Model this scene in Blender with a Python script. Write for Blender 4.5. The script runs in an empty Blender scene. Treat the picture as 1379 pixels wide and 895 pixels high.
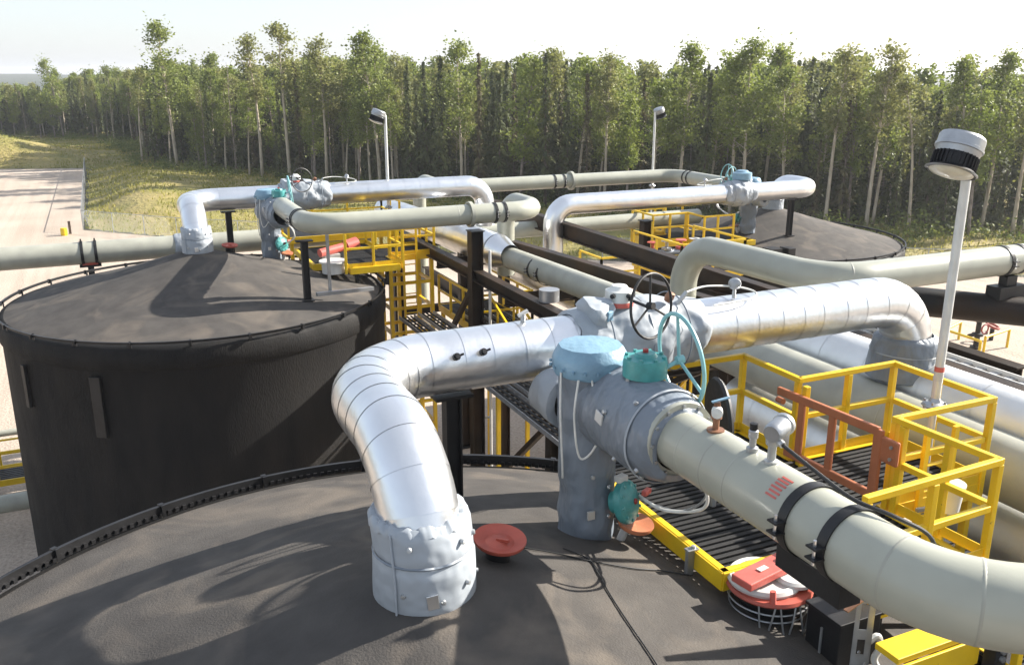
import bpy, math, random
from mathutils import Vector, Matrix, noise as mnoise
R_ = math.radians
scn = bpy.context.scene
col = scn.collection

# ------------------------------------------------------------------ camera, world, sun, exposure
CAM = Vector((0, 0, 14.67)); PITCH = 0.2841; YAW = 0.427
cd = bpy.data.cameras.new('camera'); cam = bpy.data.objects.new('camera', cd); col.objects.link(cam)
cam.location = CAM; cam.rotation_euler = (math.pi/2 - PITCH, 0, -YAW)
cd.sensor_width = 36; cd.lens = 36*1200.7/1379; cd.clip_end = 12000; cd.clip_start = .05
scn.camera = cam
SUN_EL = R_(29); SUN_DIR = Vector((math.cos(SUN_EL)*math.cos(R_(-2)), math.cos(SUN_EL)*math.sin(R_(-2)), math.sin(SUN_EL)))
w = bpy.data.worlds.new('World'); scn.world = w; w.use_nodes = True
nt = w.node_tree; bg = nt.nodes['Background']
sky = nt.nodes.new('ShaderNodeTexSky'); sky.sky_type = 'NISHITA'; sky.sun_disc = False
sky.sun_elevation = SUN_EL; sky.sun_rotation = math.atan2(SUN_DIR.x, SUN_DIR.y)
sky.air_density = 1.0; sky.dust_density = 1.2; sky.ozone_density = 1.0
pale = nt.nodes.new('ShaderNodeMixRGB'); pale.inputs[0].default_value = .5; pale.inputs[2].default_value = (5.6, 6.0, 6.7, 1)   # thin even smoke veil whitens the whole sky
nt.links.new(sky.outputs[0], pale.inputs[1]); nt.links.new(pale.outputs[0], bg.inputs[0]); bg.inputs[1].default_value = 0.07
sl = bpy.data.lights.new('sun', 'SUN'); sl.energy = 5.0; sl.angle = R_(0.55); sl.color = (1, .94, .85)
so = bpy.data.objects.new('sun', sl); col.objects.link(so)
so.rotation_euler = (-SUN_DIR).to_track_quat('-Z', 'Y').to_euler(); so.location = (40, 5, 60)
vs = scn.view_settings; vs.view_transform = 'Standard'; vs.look = 'None'; vs.exposure = 1.45; vs.gamma = 1; vs.use_curve_mapping = False

# ------------------------------------------------------------------ materials
MATS = {}
def mat(name, c, rough=.5, metal=0., var=.12, vscale=3., bump=0., bscale=40., c2=None, mixscale=2., spec=None, transl=0., stretch=None, detail=4., coat=0., bdetail=5):
    m = bpy.data.materials.new(name); m.use_nodes = True; t = m.node_tree; N = t.nodes; Lk = t.links
    b = N['Principled BSDF']; b.inputs['Roughness'].default_value = rough; b.inputs['Metallic'].default_value = metal
    if spec is not None: b.inputs['Specular IOR Level'].default_value = spec
    if coat: b.inputs['Coat Weight'].default_value = coat
    tc = N.new('ShaderNodeTexCoord'); mp = N.new('ShaderNodeMapping'); Lk.new(tc.outputs['Object'], mp.inputs[0])
    geo = N.new('ShaderNodeNewGeometry')
    Lk.new(geo.outputs['Position'], mp.inputs[0])
    if stretch: mp.inputs['Scale'].default_value = stretch
    n1 = N.new('ShaderNodeTexNoise'); n1.inputs['Scale'].default_value = vscale; n1.inputs['Detail'].default_value = detail; Lk.new(mp.outputs[0], n1.inputs['Vector'])
    rp = N.new('ShaderNodeValToRGB'); Lk.new(n1.outputs['Fac'], rp.inputs[0])
    a = [max(0, v*(1-var)) for v in c]; d = [min(1, v*(1+var)) for v in c] if c2 is None else list(c2)
    if c2 is not None: a = list(c)
    rp.color_ramp.elements[0].position = .32; rp.color_ramp.elements[1].position = .68
    rp.color_ramp.elements[0].color = (*a, 1); rp.color_ramp.elements[1].color = (*d, 1)
    Lk.new(rp.outputs[0], b.inputs['Base Color'])
    # roughness wear
    n3 = N.new('ShaderNodeTexNoise'); n3.inputs['Scale'].default_value = vscale*2.3; n3.inputs['Detail'].default_value = 5; Lk.new(mp.outputs[0], n3.inputs['Vector'])
    mr = N.new('ShaderNodeMapRange'); mr.inputs['To Min'].default_value = max(.04, rough*.8); mr.inputs['To Max'].default_value = min(1, rough*1.25)
    Lk.new(n3.outputs['Fac'], mr.inputs['Value']); Lk.new(mr.outputs[0], b.inputs['Roughness'])
    if bump:
        n2 = N.new('ShaderNodeTexNoise'); n2.inputs['Scale'].default_value = bscale; n2.inputs['Detail'].default_value = bdetail; Lk.new(mp.outputs[0], n2.inputs['Vector'])
        bp = N.new('ShaderNodeBump'); bp.inputs['Strength'].default_value = min(1, bump); bp.inputs['Distance'].default_value = .6/bscale
        Lk.new(n2.outputs['Fac'], bp.inputs['Height']); Lk.new(bp.outputs[0], b.inputs['Normal'])
    if transl:
        tr = N.new('ShaderNodeBsdfTranslucent'); Lk.new(rp.outputs[0], tr.inputs[0]); mx = N.new('ShaderNodeMixShader'); mx.inputs[0].default_value = transl
        Lk.new(b.outputs[0], mx.inputs[1]); Lk.new(tr.outputs[0], mx.inputs[2]); Lk.new(mx.outputs[0], N['Material Output'].inputs[0])
    MATS[name] = m; return m
mat('silver', (.77, .78, .79), .31, .95, .06, 1.4, .06, 4)
mat('silver_old', (.72, .72, .70), .5, .85, .08, 2, .06, 6)
mat('steel', (.42, .43, .43), .45, .7, .15, 6, .1, 60)
mat('cream', (.335, .338, .278), .34, 0, .09, 1.6, .03, 30, coat=.1, detail=8)
mat('cream_dusty', (.325, .325, .272), .45, 0, .12, 2.0, .05, 30)
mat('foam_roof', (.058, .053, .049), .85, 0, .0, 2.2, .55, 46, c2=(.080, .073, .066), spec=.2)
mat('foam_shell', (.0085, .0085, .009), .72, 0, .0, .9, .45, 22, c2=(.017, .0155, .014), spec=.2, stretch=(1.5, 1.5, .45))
mat('black_steel', (.013, .013, .014), .45, 0, .3, 3, .1, 30, spec=.35)
mat('grate', (.016, .016, .016), .7, 0, .3, 5, .2, 40, spec=.3)
mat('black_beam', (.010, .010, .010), .5, 0, 0, .9, .15, 30, c2=(.040, .022, .010), spec=.2)
mat('black_pipe', (.02, .02, .021), .5, 0, .3, 3, .1, 20)
mat('rubber', (.012, .012, .012), .55, 0, .2, 6)
mat('yellow', (.74, .48, .012), .42, 0, .10, 2.5, .05, 40)
mat('jacket', (.165, .192, .225), .42, 0, .10, 2, .7, 6, bdetail=1.6, stretch=(1, 1, .55))
mat('jacket_light', (.31, .34, .37), .48, 0, .08, 2, .4, 5.0, bdetail=1.0)
mat('blue_paint', (.17, .29, .38), .42, 0, .12, 3, .25, 14)
mat('teal', (.05, .26, .25), .4, 0, .15, 9, .15, 40)
mat('aqua', (.20, .42, .43), .4, 0, .10, 5)
mat('red_oxide', (.36, .07, .045), .5, 0, .15, 5, .1, 40)
mat('salmon', (.52, .11, .085), .45, 0, .12, 5, .1, 40)
mat('orange', (.42, .145, .065), .5, 0, .14, 4, .1, 40)
mat('white', (.56, .55, .52), .45, 0, .06, 4)
mat('gauge_white', (.66, .66, .62), .4, 0, .1, 9)
mat('red_dark', (.30, .03, .025), .45, 0, .2, 9)
mat('brass', (.24, .12, .07), .5, .5, .3, 9)
mat('lens', (.62, .60, .52), .18, 0, .1, 9)
mat('galv', (.38, .39, .40), .4, .75, .14, 5, .1, 30)
mat('conduit', (.62, .62, .60), .42, .3, .08, 5)
mat('bark_pale', (.30, .25, .18), .9, 0, 0, 1.3, .5, 9, c2=(.50, .43, .33), stretch=(3, 3, .8))
mat('bark_dark', (.09, .065, .05), .95, 0, .3, 2)
mat('bark_grey', (.22, .18, .15), .95, 0, .3, 2)
mat('leaf_aspen', (.13, .17, .028), .6, 0, 0, .55, c2=(.25, .285, .065), transl=.45)
mat('leaf_olive', (.16, .175, .045), .6, 0, 0, .5, c2=(.28, .28, .09), transl=.45)
mat('leaf_bright', (.15, .20, .028), .6, 0, 0, .5, c2=(.27, .31, .06), transl=.45)
mat('needle', (.052, .074, .022), .7, 0, 0, .7, c2=(.135, .15, .048), transl=.35)
mat('needle_brown', (.075, .07, .028), .75, 0, 0, .7, c2=(.16, .135, .055), transl=.25)
mat('shrub_leaf', (.08, .12, .02), .65, 0, 0, .5, c2=(.20, .22, .05), transl=.35)
mat('grass_blade', (.17, .19, .03), .7, 0, 0, .09, c2=(.38, .33, .08), transl=.4)
mat('gravel', (.41, .335, .265), .95, 0, 0, .12, .6, 8, c2=(.50, .415, .335), detail=9)
mat('grass_ground', (.10, .10, .03), .95, 0, 0, .14, .6, 3, c2=(.27, .215, .085), detail=9)
mat('bank', (.16, .155, .03), .95, 0, 0, .16, .8, 2, c2=(.30, .235, .085), detail=9)
mat('forest_floor', (.04, .04, .02), .95, 0, .3, .2, .5, 2)
mat('far_forest', (.025, .04, .018), .95, 0, .4, .02, 1, .08)
def tune_gravel():
    t = MATS['gravel'].node_tree; N = t.nodes; Lk = t.links; b = N['Principled BSDF']
    ramp = [n for n in N if n.type == 'VALTORGB'][0]
    geo = [n for n in N if n.type == 'NEW_GEOMETRY'][0]
    mp = N.new('ShaderNodeMapping'); mp.inputs['Scale'].default_value = (1.4, .035, 1); mp.inputs['Rotation'].default_value = (0, 0, R_(5)); Lk.new(geo.outputs['Position'], mp.inputs[0])
    n = N.new('ShaderNodeTexNoise'); n.inputs['Scale'].default_value = 1; n.inputs['Detail'].default_value = 4; Lk.new(mp.outputs[0], n.inputs['Vector'])
    r = N.new('ShaderNodeValToRGB'); r.color_ramp.elements[0].position = .38; r.color_ramp.elements[0].color = (.90, .89, .88, 1); r.color_ramp.elements[1].position = .6; r.color_ramp.elements[1].color = (1, 1, 1, 1); Lk.new(n.outputs['Fac'], r.inputs[0])
    n2 = N.new('ShaderNodeTexNoise'); n2.inputs['Scale'].default_value = 9; n2.inputs['Detail'].default_value = 6; Lk.new(geo.outputs['Position'], n2.inputs['Vector'])
    r2 = N.new('ShaderNodeValToRGB'); r2.color_ramp.elements[0].position = .3; r2.color_ramp.elements[0].color = (.7, .7, .7, 1); r2.color_ramp.elements[1].position = .6; r2.color_ramp.elements[1].color = (1, 1, 1, 1); Lk.new(n2.outputs['Fac'], r2.inputs[0])
    m = N.new('ShaderNodeMixRGB'); m.blend_type = 'MULTIPLY'; m.inputs[0].default_value = 1; Lk.new(ramp.outputs[0], m.inputs[1]); Lk.new(r.outputs[0], m.inputs[2])
    m2 = N.new('ShaderNodeMixRGB'); m2.blend_type = 'MULTIPLY'; m2.inputs[0].default_value = 1; Lk.new(m.outputs[0], m2.inputs[1]); Lk.new(r2.outputs[0], m2.inputs[2])
    Lk.new(m2.outputs[0], b.inputs['Base Color'])
tune_gravel()
def tune_yellow():
    # chips, scuffs and rust freckles on the paint
    t = MATS['yellow'].node_tree; N = t.nodes; Lk = t.links; b = N['Principled BSDF']
    ramp = [n for n in N if n.type == 'VALTORGB'][0]; geo = [n for n in N if n.type == 'NEW_GEOMETRY'][0]
    n = N.new('ShaderNodeTexNoise'); n.inputs['Scale'].default_value = 11; n.inputs['Detail'].default_value = 8; n.inputs['Roughness'].default_value = .7; Lk.new(geo.outputs['Position'], n.inputs['Vector'])
    r = N.new('ShaderNodeValToRGB'); r.color_ramp.elements[0].position = .66; r.color_ramp.elements[0].color = (0, 0, 0, 1); r.color_ramp.elements[1].position = .70; r.color_ramp.elements[1].color = (.8, .8, .8, 1); Lk.new(n.outputs['Fac'], r.inputs[0])
    m = N.new('ShaderNodeMixRGB'); m.inputs[2].default_value = (.16, .085, .03, 1); Lk.new(r.outputs[0], m.inputs[0]); Lk.new(ramp.outputs[0], m.inputs[1]); Lk.new(m.outputs[0], b.inputs['Base Color'])
tune_yellow()
def tune_roof():
    # dust drifts, foot scuffs and run-off streaks on sprayed foam, plus coarse foam relief
    t = MATS['foam_roof'].node_tree; N = t.nodes; Lk = t.links; b = N['Principled BSDF']
    ramp = [n for n in N if n.type == 'VALTORGB'][0]; geo = [n for n in N if n.type == 'NEW_GEOMETRY'][0]
    n = N.new('ShaderNodeTexNoise'); n.inputs['Scale'].default_value = .8; n.inputs['Detail'].default_value = 7; n.inputs['Distortion'].default_value = 1.2; Lk.new(geo.outputs['Position'], n.inputs['Vector'])
    r = N.new('ShaderNodeValToRGB'); r.color_ramp.elements[0].position = .5; r.color_ramp.elements[0].color = (0, 0, 0, 1); r.color_ramp.elements[1].position = .70; r.color_ramp.elements[1].color = (.62, .62, .62, 1); Lk.new(n.outputs['Fac'], r.inputs[0])
    m = N.new('ShaderNodeMixRGB'); m.inputs[2].default_value = (.155, .13, .105, 1); Lk.new(r.outputs[0], m.inputs[0]); Lk.new(ramp.outputs[0], m.inputs[1]); Lk.new(m.outputs[0], b.inputs['Base Color'])
tune_roof()

# ------------------------------------------------------------------ mesh building helpers
WL = {}
def ident(v): return v
class MB:
    def __init__(s, xf=None): s.v = []; s.f = []; s.xf = xf
    def add(s, vs_, fs):
        o = len(s.v)
        for q in vs_:
            q = Vector(q); s.v.append(s.xf(q) if s.xf else q)
        s.f.extend([tuple(i+o for i in g) for g in fs]); return s
    def box(s, c, d, rz=0, rot=None):
        m = rot if rot is not None else Matrix.Rotation(rz, 3, 'Z')
        vv = [Vector(c) + m @ Vector((x*d[0]/2, y*d[1]/2, z*d[2]/2)) for x in (-1, 1) for y in (-1, 1) for z in (-1, 1)]
        return s.add(vv, [(0, 1, 3, 2), (4, 6, 7, 5), (0, 4, 5, 1), (2, 3, 7, 6), (0, 2, 6, 4), (1, 5, 7, 3)])
    def bar(s, p, q, wd, h=None, upv=(0, 0, 1)):
        p = Vector(p); q = Vector(q); h = h or wd; d = (q-p); L = d.length; d.normalize(); u = Vector(upv)
        if abs(d.dot(u)) > .98: u = Vector((0, 1, 0))
        a = d.cross(u).normalized(); u = a.cross(d).normalized()
        return s.box((p+q)/2, (L, wd, h), rot=Matrix((d, a, u)).transposed())
    def ibeam(s, p, q, wd, h, t=.03, tw=.02):
        p = Vector(p); q = Vector(q); z = Vector((0, 0, 1))
        s.bar(p - z*t/2, q - z*t/2, wd, t); s.bar(p - z*(h-t/2), q - z*(h-t/2), wd, t); s.bar(p - z*h/2, q - z*h/2, tw, h-2*t+.002); return s
    def tube(s, path, r, n=16, cap=True, rad=None):
        pts = [Vector(p) for p in path]; N = len(pts); rings = []
        t0 = (pts[1]-pts[0]).normalized(); ref = Vector((0, 0, 1)) if abs(t0.z) < .9 else Vector((1, 0, 0))
        a = t0.cross(ref).normalized(); vv = []
        for i, p in enumerate(pts):
            t = (pts[min(i+1, N-1)] - pts[max(i-1, 0)]).normalized()
            a = (a - t*a.dot(t)).normalized(); b = t.cross(a); rr = rad[i] if rad else r
            for k in range(n):
                g = 2*math.pi*k/n; vv.append(p + (a*math.cos(g)+b*math.sin(g))*rr)
        ff = [(i*n+k, i*n+(k+1) % n, (i+1)*n+(k+1) % n, (i+1)*n+k) for i in range(N-1) for k in range(n)]
        if cap: ff += [tuple(range(n-1, -1, -1)), tuple(range((N-1)*n, N*n))]
        return s.add(vv, ff)
    def lathe(s, prof, o=(0, 0, 0), ax=(0, 0, 1), n=32):
        ax = Vector(ax).normalized(); ref = Vector((0, 0, 1)) if abs(ax.z) < .9 else Vector((1, 0, 0))
        a = ax.cross(ref).normalized(); b = ax.cross(a); o = Vector(o); vv = []; ff = []
        for (r, z) in prof:
            for k in range(n):
                g = 2*math.pi*k/n; vv.append(o + ax*z + (a*math.cos(g)+b*math.sin(g))*max(r, 1e-4))
        for i in range(len(prof)-1):
            for k in range(n): ff.append((i*n+k, i*n+(k+1) % n, (i+1)*n+(k+1) % n, (i+1)*n+k))
        return s.add(vv, ff)
    def torus(s, c, nrm, R, r, n=32, m=8):
        nrm = Vector(nrm).normalized(); ref = Vector((0, 0, 1)) if abs(nrm.z) < .9 else Vector((1, 0, 0))
        a = nrm.cross(ref).normalized(); b = nrm.cross(a); c = Vector(c); vv = []
        for i in range(n):
            g = 2*math.pi*i/n; e = a*math.cos(g)+b*math.sin(g)
            for k in range(m):
                h = 2*math.pi*k/m; vv.append(c + e*(R + r*math.cos(h)) + nrm*r*math.sin(h))
        return s.add(vv, [(i*m+k, ((i+1) % n)*m+k, ((i+1) % n)*m+(k+1) % m, i*m+(k+1) % m) for i in range(n) for k in range(m)])
    def build(s, name, m, parent=None, smooth=40, bevel=0, label=None):
        vv = s.v; lo = Vector((min(p.x for p in vv), min(p.y for p in vv), min(p.z for p in vv))); hi = Vector((max(p.x for p in vv), max(p.y for p in vv), max(p.z for p in vv)))
        c = Vector(((lo.x+hi.x)/2, (lo.y+hi.y)/2, lo.z))
        me = bpy.data.meshes.new(name); me.from_pydata([tuple(p-c) for p in vv], [], s.f); me.update()
        me.materials.append(MATS[m] if isinstance(m, str) else m)
        o = bpy.data.objects.new(name, me); col.objects.link(o); WL[o.name] = c
        if parent: o.parent = parent; o.location = c - WL[parent.name]
        else: o.location = c
        if smooth: me.polygons.foreach_set('use_smooth', [True]*len(me.polygons)); me.set_sharp_from_angle(angle=R_(smooth))
        if bevel:
            bm_ = o.modifiers.new('bevel', 'BEVEL'); bm_.width = bevel; bm_.segments = 2; bm_.limit_method = 'ANGLE'
        if label: o['label'] = label
        return o
def thing(name, loc, label, cat, group=None):
    o = bpy.data.objects.new(name, None); col.objects.link(o); o.location = loc; WL[o.name] = Vector(loc); o.empty_display_size = .2
    return tag(o, label, cat, group)
def tag(o, label=None, cat=None, group=None, kind=None):
    if label: o['label'] = label
    if cat: o['category'] = cat
    if group: o['group'] = group
    if kind: o['kind'] = kind
    return o
def route(pts, R, step=R_(9)):
    """polyline through pts with round elbows of radius R"""
    pts = [Vector(p) for p in pts]; out = [pts[0]]; RR = R if isinstance(R, (list, tuple)) else [R]*len(pts)
    for i in range(1, len(pts)-1):
        R = RR[i-1]
        a, b, c = pts[i-1], pts[i], pts[i+1]; d1 = (a-b).normalized(); d2 = (c-b).normalized(); ang = d1.angle(d2)
        t = R/math.tan(ang/2); p1 = b+d1*t; cen = b + (d1+d2).normalized()*(R/math.sin(ang/2)); tot = math.pi-ang; n = max(2, int(tot/step))
        v1 = p1-cen; axis = v1.cross((b+d2*t)-cen).normalized()
        for k in range(n+1): out.append(cen + Matrix.Rotation(tot*k/n, 3, axis) @ v1)
    out.append(pts[-1]); return out
def resample(path, ds):
    out = [path[0]]; 
    for a, b in zip(path, path[1:]):
        L = (b-a).length; n = max(1, int(round(L/ds)))
        for k in range(1, n+1): out.append(a.lerp(b, k/n))
    return out
def cut(path, lens):
    """split polyline in consecutive pieces of given length(s)"""
    pieces = []; cur = [path[0]]; need = lens(0); i = 0; pos = path[0]; j = 1
    while j < len(path):
        L = (path[j]-pos).length
        if L < need - 1e-6: need -= L; pos = path[j]; cur.append(pos); j += 1
        else:
            pos = pos.lerp(path[j], need/max(L, 1e-9)); cur.append(pos); pieces.append(cur); cur = [pos]; i += 1; need = lens(i)
            if (path[j]-pos).length < 1e-4: j += 1
    if len(cur) > 1: pieces.append(cur)
    return pieces
def grow(path, e):
    """lengthen both ends by e"""
    p = list(path); p[0] = p[0] + (p[0]-p[1]).normalized()*e; p[-1] = p[-1] + (p[-1]-p[-2]).normalized()*e; return p

# ------------------------------------------------------------------ ground and terrain
rnd = random.Random(5)
def sheet(name, pts, z, m):
    me = bpy.data.meshes.new(name); me.from_pydata([(x, y, z) for x, y in pts], [], [tuple(range(len(pts)))]); me.materials.append(MATS[m])
    o = bpy.data.objects.new(name, me); col.objects.link(o); o['kind'] = 'structure'; return o
sheet('ground', [(4500*math.cos(a*math.pi/24), 4500*math.sin(a*math.pi/24)) for a in range(48)], -.02, 'forest_floor')
FRONT = [(-95, 262), (-40, 240), (-2, 226), (8, 196), (6, 160), (12.5, 142.5), (23.6, 122), (48, 78), (55.6, 68.5), (64, 58.5), (71.8, 51), (100, 22)]
YARD = [(-90, -60), (-90, 164), (-30, 168), (-2.3, 158), (-2.3, 95), (5.6, 86.5), (30, 66), (50, 51.5), (62, 43), (95, 12), (110, -60)]
def inset(pts, d):
    out = []
    for i, p in enumerate(pts):
        a = pts[max(0, i-1)]; b = pts[min(len(pts)-1, i+1)]; dx, dy = b[0]-a[0], b[1]-a[1]; L = math.hypot(dx, dy); out.append((p[0]+dy/L*d, p[1]-dx/L*d))
    return out
def front_dist(x, y):
    best = 1e9
    for (ax, ay), (bx, by) in zip(FRONT, FRONT[1:]):
        t = max(0, min(1, ((x-ax)*(bx-ax)+(y-ay)*(by-ay))/((bx-ax)**2+(by-ay)**2))); best = min(best, math.hypot(x-ax-t*(bx-ax), y-ay-t*(by-ay)))
    return best
def in_poly(x, y, P):
    c = False
    for (ax, ay), (bx, by) in zip(P, P[1:]+P[:1]):
        if (ay > y) != (by > y) and x < (bx-ax)*(y-ay)/(by-ay)+ax: c = not c
    return c
def edge_dist(x, y, P):
    best = 1e9
    for (ax, ay), (bx, by) in zip(P, P[1:]+P[:1]):
        t = max(0, min(1, ((x-ax)*(bx-ax)+(y-ay)*(by-ay))/((bx-ax)**2+(by-ay)**2))); best = min(best, math.hypot(x-ax-t*(bx-ax), y-ay-t*(by-ay)))
    return best
def terrain(x, y):
    """height of the grassy land round the gravel yard"""
    if in_poly(x, y, YARD): return -.35
    d = edge_dist(x, y, YARD); s = min(1, d/7); s = s*s*(3-2*s)
    z = s*(.7 + .5*mnoise.noise((x*.06, y*.06, 3))) + min(1, d/2)*.18*mnoise.noise((x*.35, y*.35, 7))
    left = math.exp(-((x+20)/13)**2-((y-175)/8)**2)          # mound behind the far end of the yard
    z += s*left*4.6 + s*1.1*math.exp(-((x-3)/8)**2-((y-118)/22)**2)
    return z - .02
sheet('gravel_yard', YARD, 0, 'gravel')
def make_bank():
    xs = [-72+i*1.3 for i in range(142)]; ys = [-10+i*1.6 for i in range(160)]
    vv = [(x, y, terrain(x, y)) for y in ys for x in xs]; n = len(xs); ff = []
    for j in range(len(ys)-1):
        for i in range(n-1):
            cx, cy = xs[i], ys[j]
            if in_poly(cx, cy, YARD) and edge_dist(cx, cy, YARD) > 4: continue
            ff.append((j*n+i, j*n+i+1, (j+1)*n+i+1, (j+1)*n+i))
    me = bpy.data.meshes.new('grass_bank'); me.from_pydata(vv, [], ff); me.materials.append(MATS['bank']); me.polygons.foreach_set('use_smooth', [True]*len(ff))
    o = bpy.data.objects.new('grass_bank', me); col.objects.link(o); o['kind'] = 'structure'
make_bank()
def make_hills():
    vv = []; ff = []; n = 160
    for i in range(n+1):
        a = R_(-50) + R_(150)*i/n          # azimuth from +Y toward +X
        for k, (d, hh) in enumerate(((700, -1), (1500, 4), (1900, 10), (2600, 7), (3600, -2))):
            h = hh + (0 if hh < 0 else 6*mnoise.noise((a*5, k*2.3, 1)) + 3*mnoise.noise((a*30, k, 4)))
            vv.append((math.sin(a)*d, math.cos(a)*d, h))
    for i in range(n):
        for k in range(4): ff.append((i*5+k, i*5+k+1, i*5+k+6, i*5+k+5))
    me = bpy.data.meshes.new('hills'); me.from_pydata(vv, [], ff); me.materials.append(MATS['far_forest'])
    o = bpy.data.objects.new('hills', me); col.objects.link(o); o['kind'] = 'structure'
make_hills()

# ------------------------------------------------------------------ tanks and their piping
TR = 5.4; RISE = 1.46
def roof_z(r): 
    t = r/TR; return RISE*(1-t) - .05*math.sin(math.pi*t)
def make_xf(org, rot):
    m = Matrix.Rotation(rot, 3, 'Z'); o = Vector(org)
    return lambda v: m @ v + o
def wrinkle(mb, amp, sc, seed=0):
    for i, p in enumerate(mb.v):
        mb.v[i] = p + Vector((mnoise.noise(p*sc+Vector((seed, 0, 0))), mnoise.noise(p*sc+Vector((0, seed+9, 0))), .5*mnoise.noise(p*sc+Vector((0, 5, seed)))))*amp
    return mb
def jacket(xf, prof, o, ax, n=40, amp=.02, sc=4., seed=0):
    """sewn insulation blanket: a lathe with fabric sag"""
    fine = []
    for (r0, z0), (r1, z1) in zip(prof, prof[1:]):
        k = max(1, int(math.hypot(r1-r0, z1-z0)/.05))
        fine += [(r0+(r1-r0)*i/k, z0+(z1-z0)*i/k) for i in range(k)]
    fine.append(prof[-1])
    return wrinkle(MB(xf).lathe(fine, o, ax, n), amp, sc, seed)

def tank(org, rot, label, teeth=True, plates=()):
    xf = make_xf(org, rot); O = Vector(org); t = thing('storage_tank', (O.x, O.y, 0), label, 'tank', 'black storage tanks')
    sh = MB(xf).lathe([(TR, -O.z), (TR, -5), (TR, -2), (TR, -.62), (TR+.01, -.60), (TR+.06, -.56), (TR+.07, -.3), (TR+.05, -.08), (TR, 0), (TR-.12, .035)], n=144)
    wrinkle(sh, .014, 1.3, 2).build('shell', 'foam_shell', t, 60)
    vv = []; ff = []; nr, na = 64, 200
    for i in range(nr+1):
        r = TR*i/nr*.985
        for k in range(na):
            a = 2*math.pi*k/na; x, y = r*math.cos(a), r*math.sin(a)
            z = roof_z(r) + (.011*mnoise.noise((x*.8+O.x, y*.8, 2)) + .004*mnoise.noise((x*2.6, y*2.6+O.y, 5)) + .0035*mnoise.noise((x*9, y*9+O.y, 8)))*min(1, r*2)
            if i == nr: z = .02
            vv.append((x, y, z))
    for i in range(nr):
        for k in range(na): ff.append((i*na+k, i*na+(k+1) % na, (i+1)*na+(k+1) % na, (i+1)*na+k))
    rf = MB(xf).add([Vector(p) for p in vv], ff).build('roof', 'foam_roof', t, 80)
    R0 = TR+.05; gz = .015 if teeth else .085
    MB(xf).lathe([(R0-.02, gz), (R0, gz), (R0, .145), (R0+.03, .145), (R0+.03, .155), (R0-.02, .155), (R0-.02, gz)], n=120).build('rim_guard', 'black_steel', t, 30)
    n = 24
    for k in range(n):
        a = 2*math.pi*(k+.4)/n; c, s_ = math.cos(a), math.sin(a); m = Matrix.Rotation(a, 3, 'Z')
        b = MB(xf); b.box((c*(R0-.04), s_*(R0-.04), .08), (.03, .05, .18), rot=m); b.box((c*(R0+.03), s_*(R0+.03), .10), (.06, .07, .13), rot=m)
        b.build('rim_bracket', 'black_steel', t, 0)
    if teeth:
        b = MB(xf)
        for k in range(330):
            a = 2*math.pi*k/330; c, s_ = math.cos(a), math.sin(a); b.box((c*(R0-.035), s_*(R0-.035), .045), (.035, .05, .05), rot=Matrix.Rotation(a, 3, 'Z'))
        tag(b.build('bolt_row', 'black_steel', t, 0), kind='stuff')
    for (a, z0, z1, wd) in plates:
        c, s_ = math.cos(a), math.sin(a); MB(xf).box((c*(TR+.07), s_*(TR+.07), (z0+z1)/2), (.09, wd, z1-z0), rot=Matrix.Rotation(a, 3, 'Z')).build('wall_strip', 'black_steel', t, 0, bevel=.01)
    return t
TANK2 = (2.16, 6.59, 9.0); TANK1 = (2.33, 27.66, 8.22); TANK3 = (26.25, 30.44, 7.67); PI = math.pi
tank(TANK2, 0, 'nearest black tank with sprayed foam cone roof filling the bottom foreground')
def wall_a(x, y): return math.atan2(y-TANK1[1], x-TANK1[0])
tank(TANK1, 0, 'left black tank whose whole dark wall and cone roof are in view', False, plates=((-2.62, -1.9, -.75, .16), (-2.17, -2.35, -.75, .28)))
tank(TANK3, PI, 'far right black tank half hidden behind the pipes near the forest', teeth=False)

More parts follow.
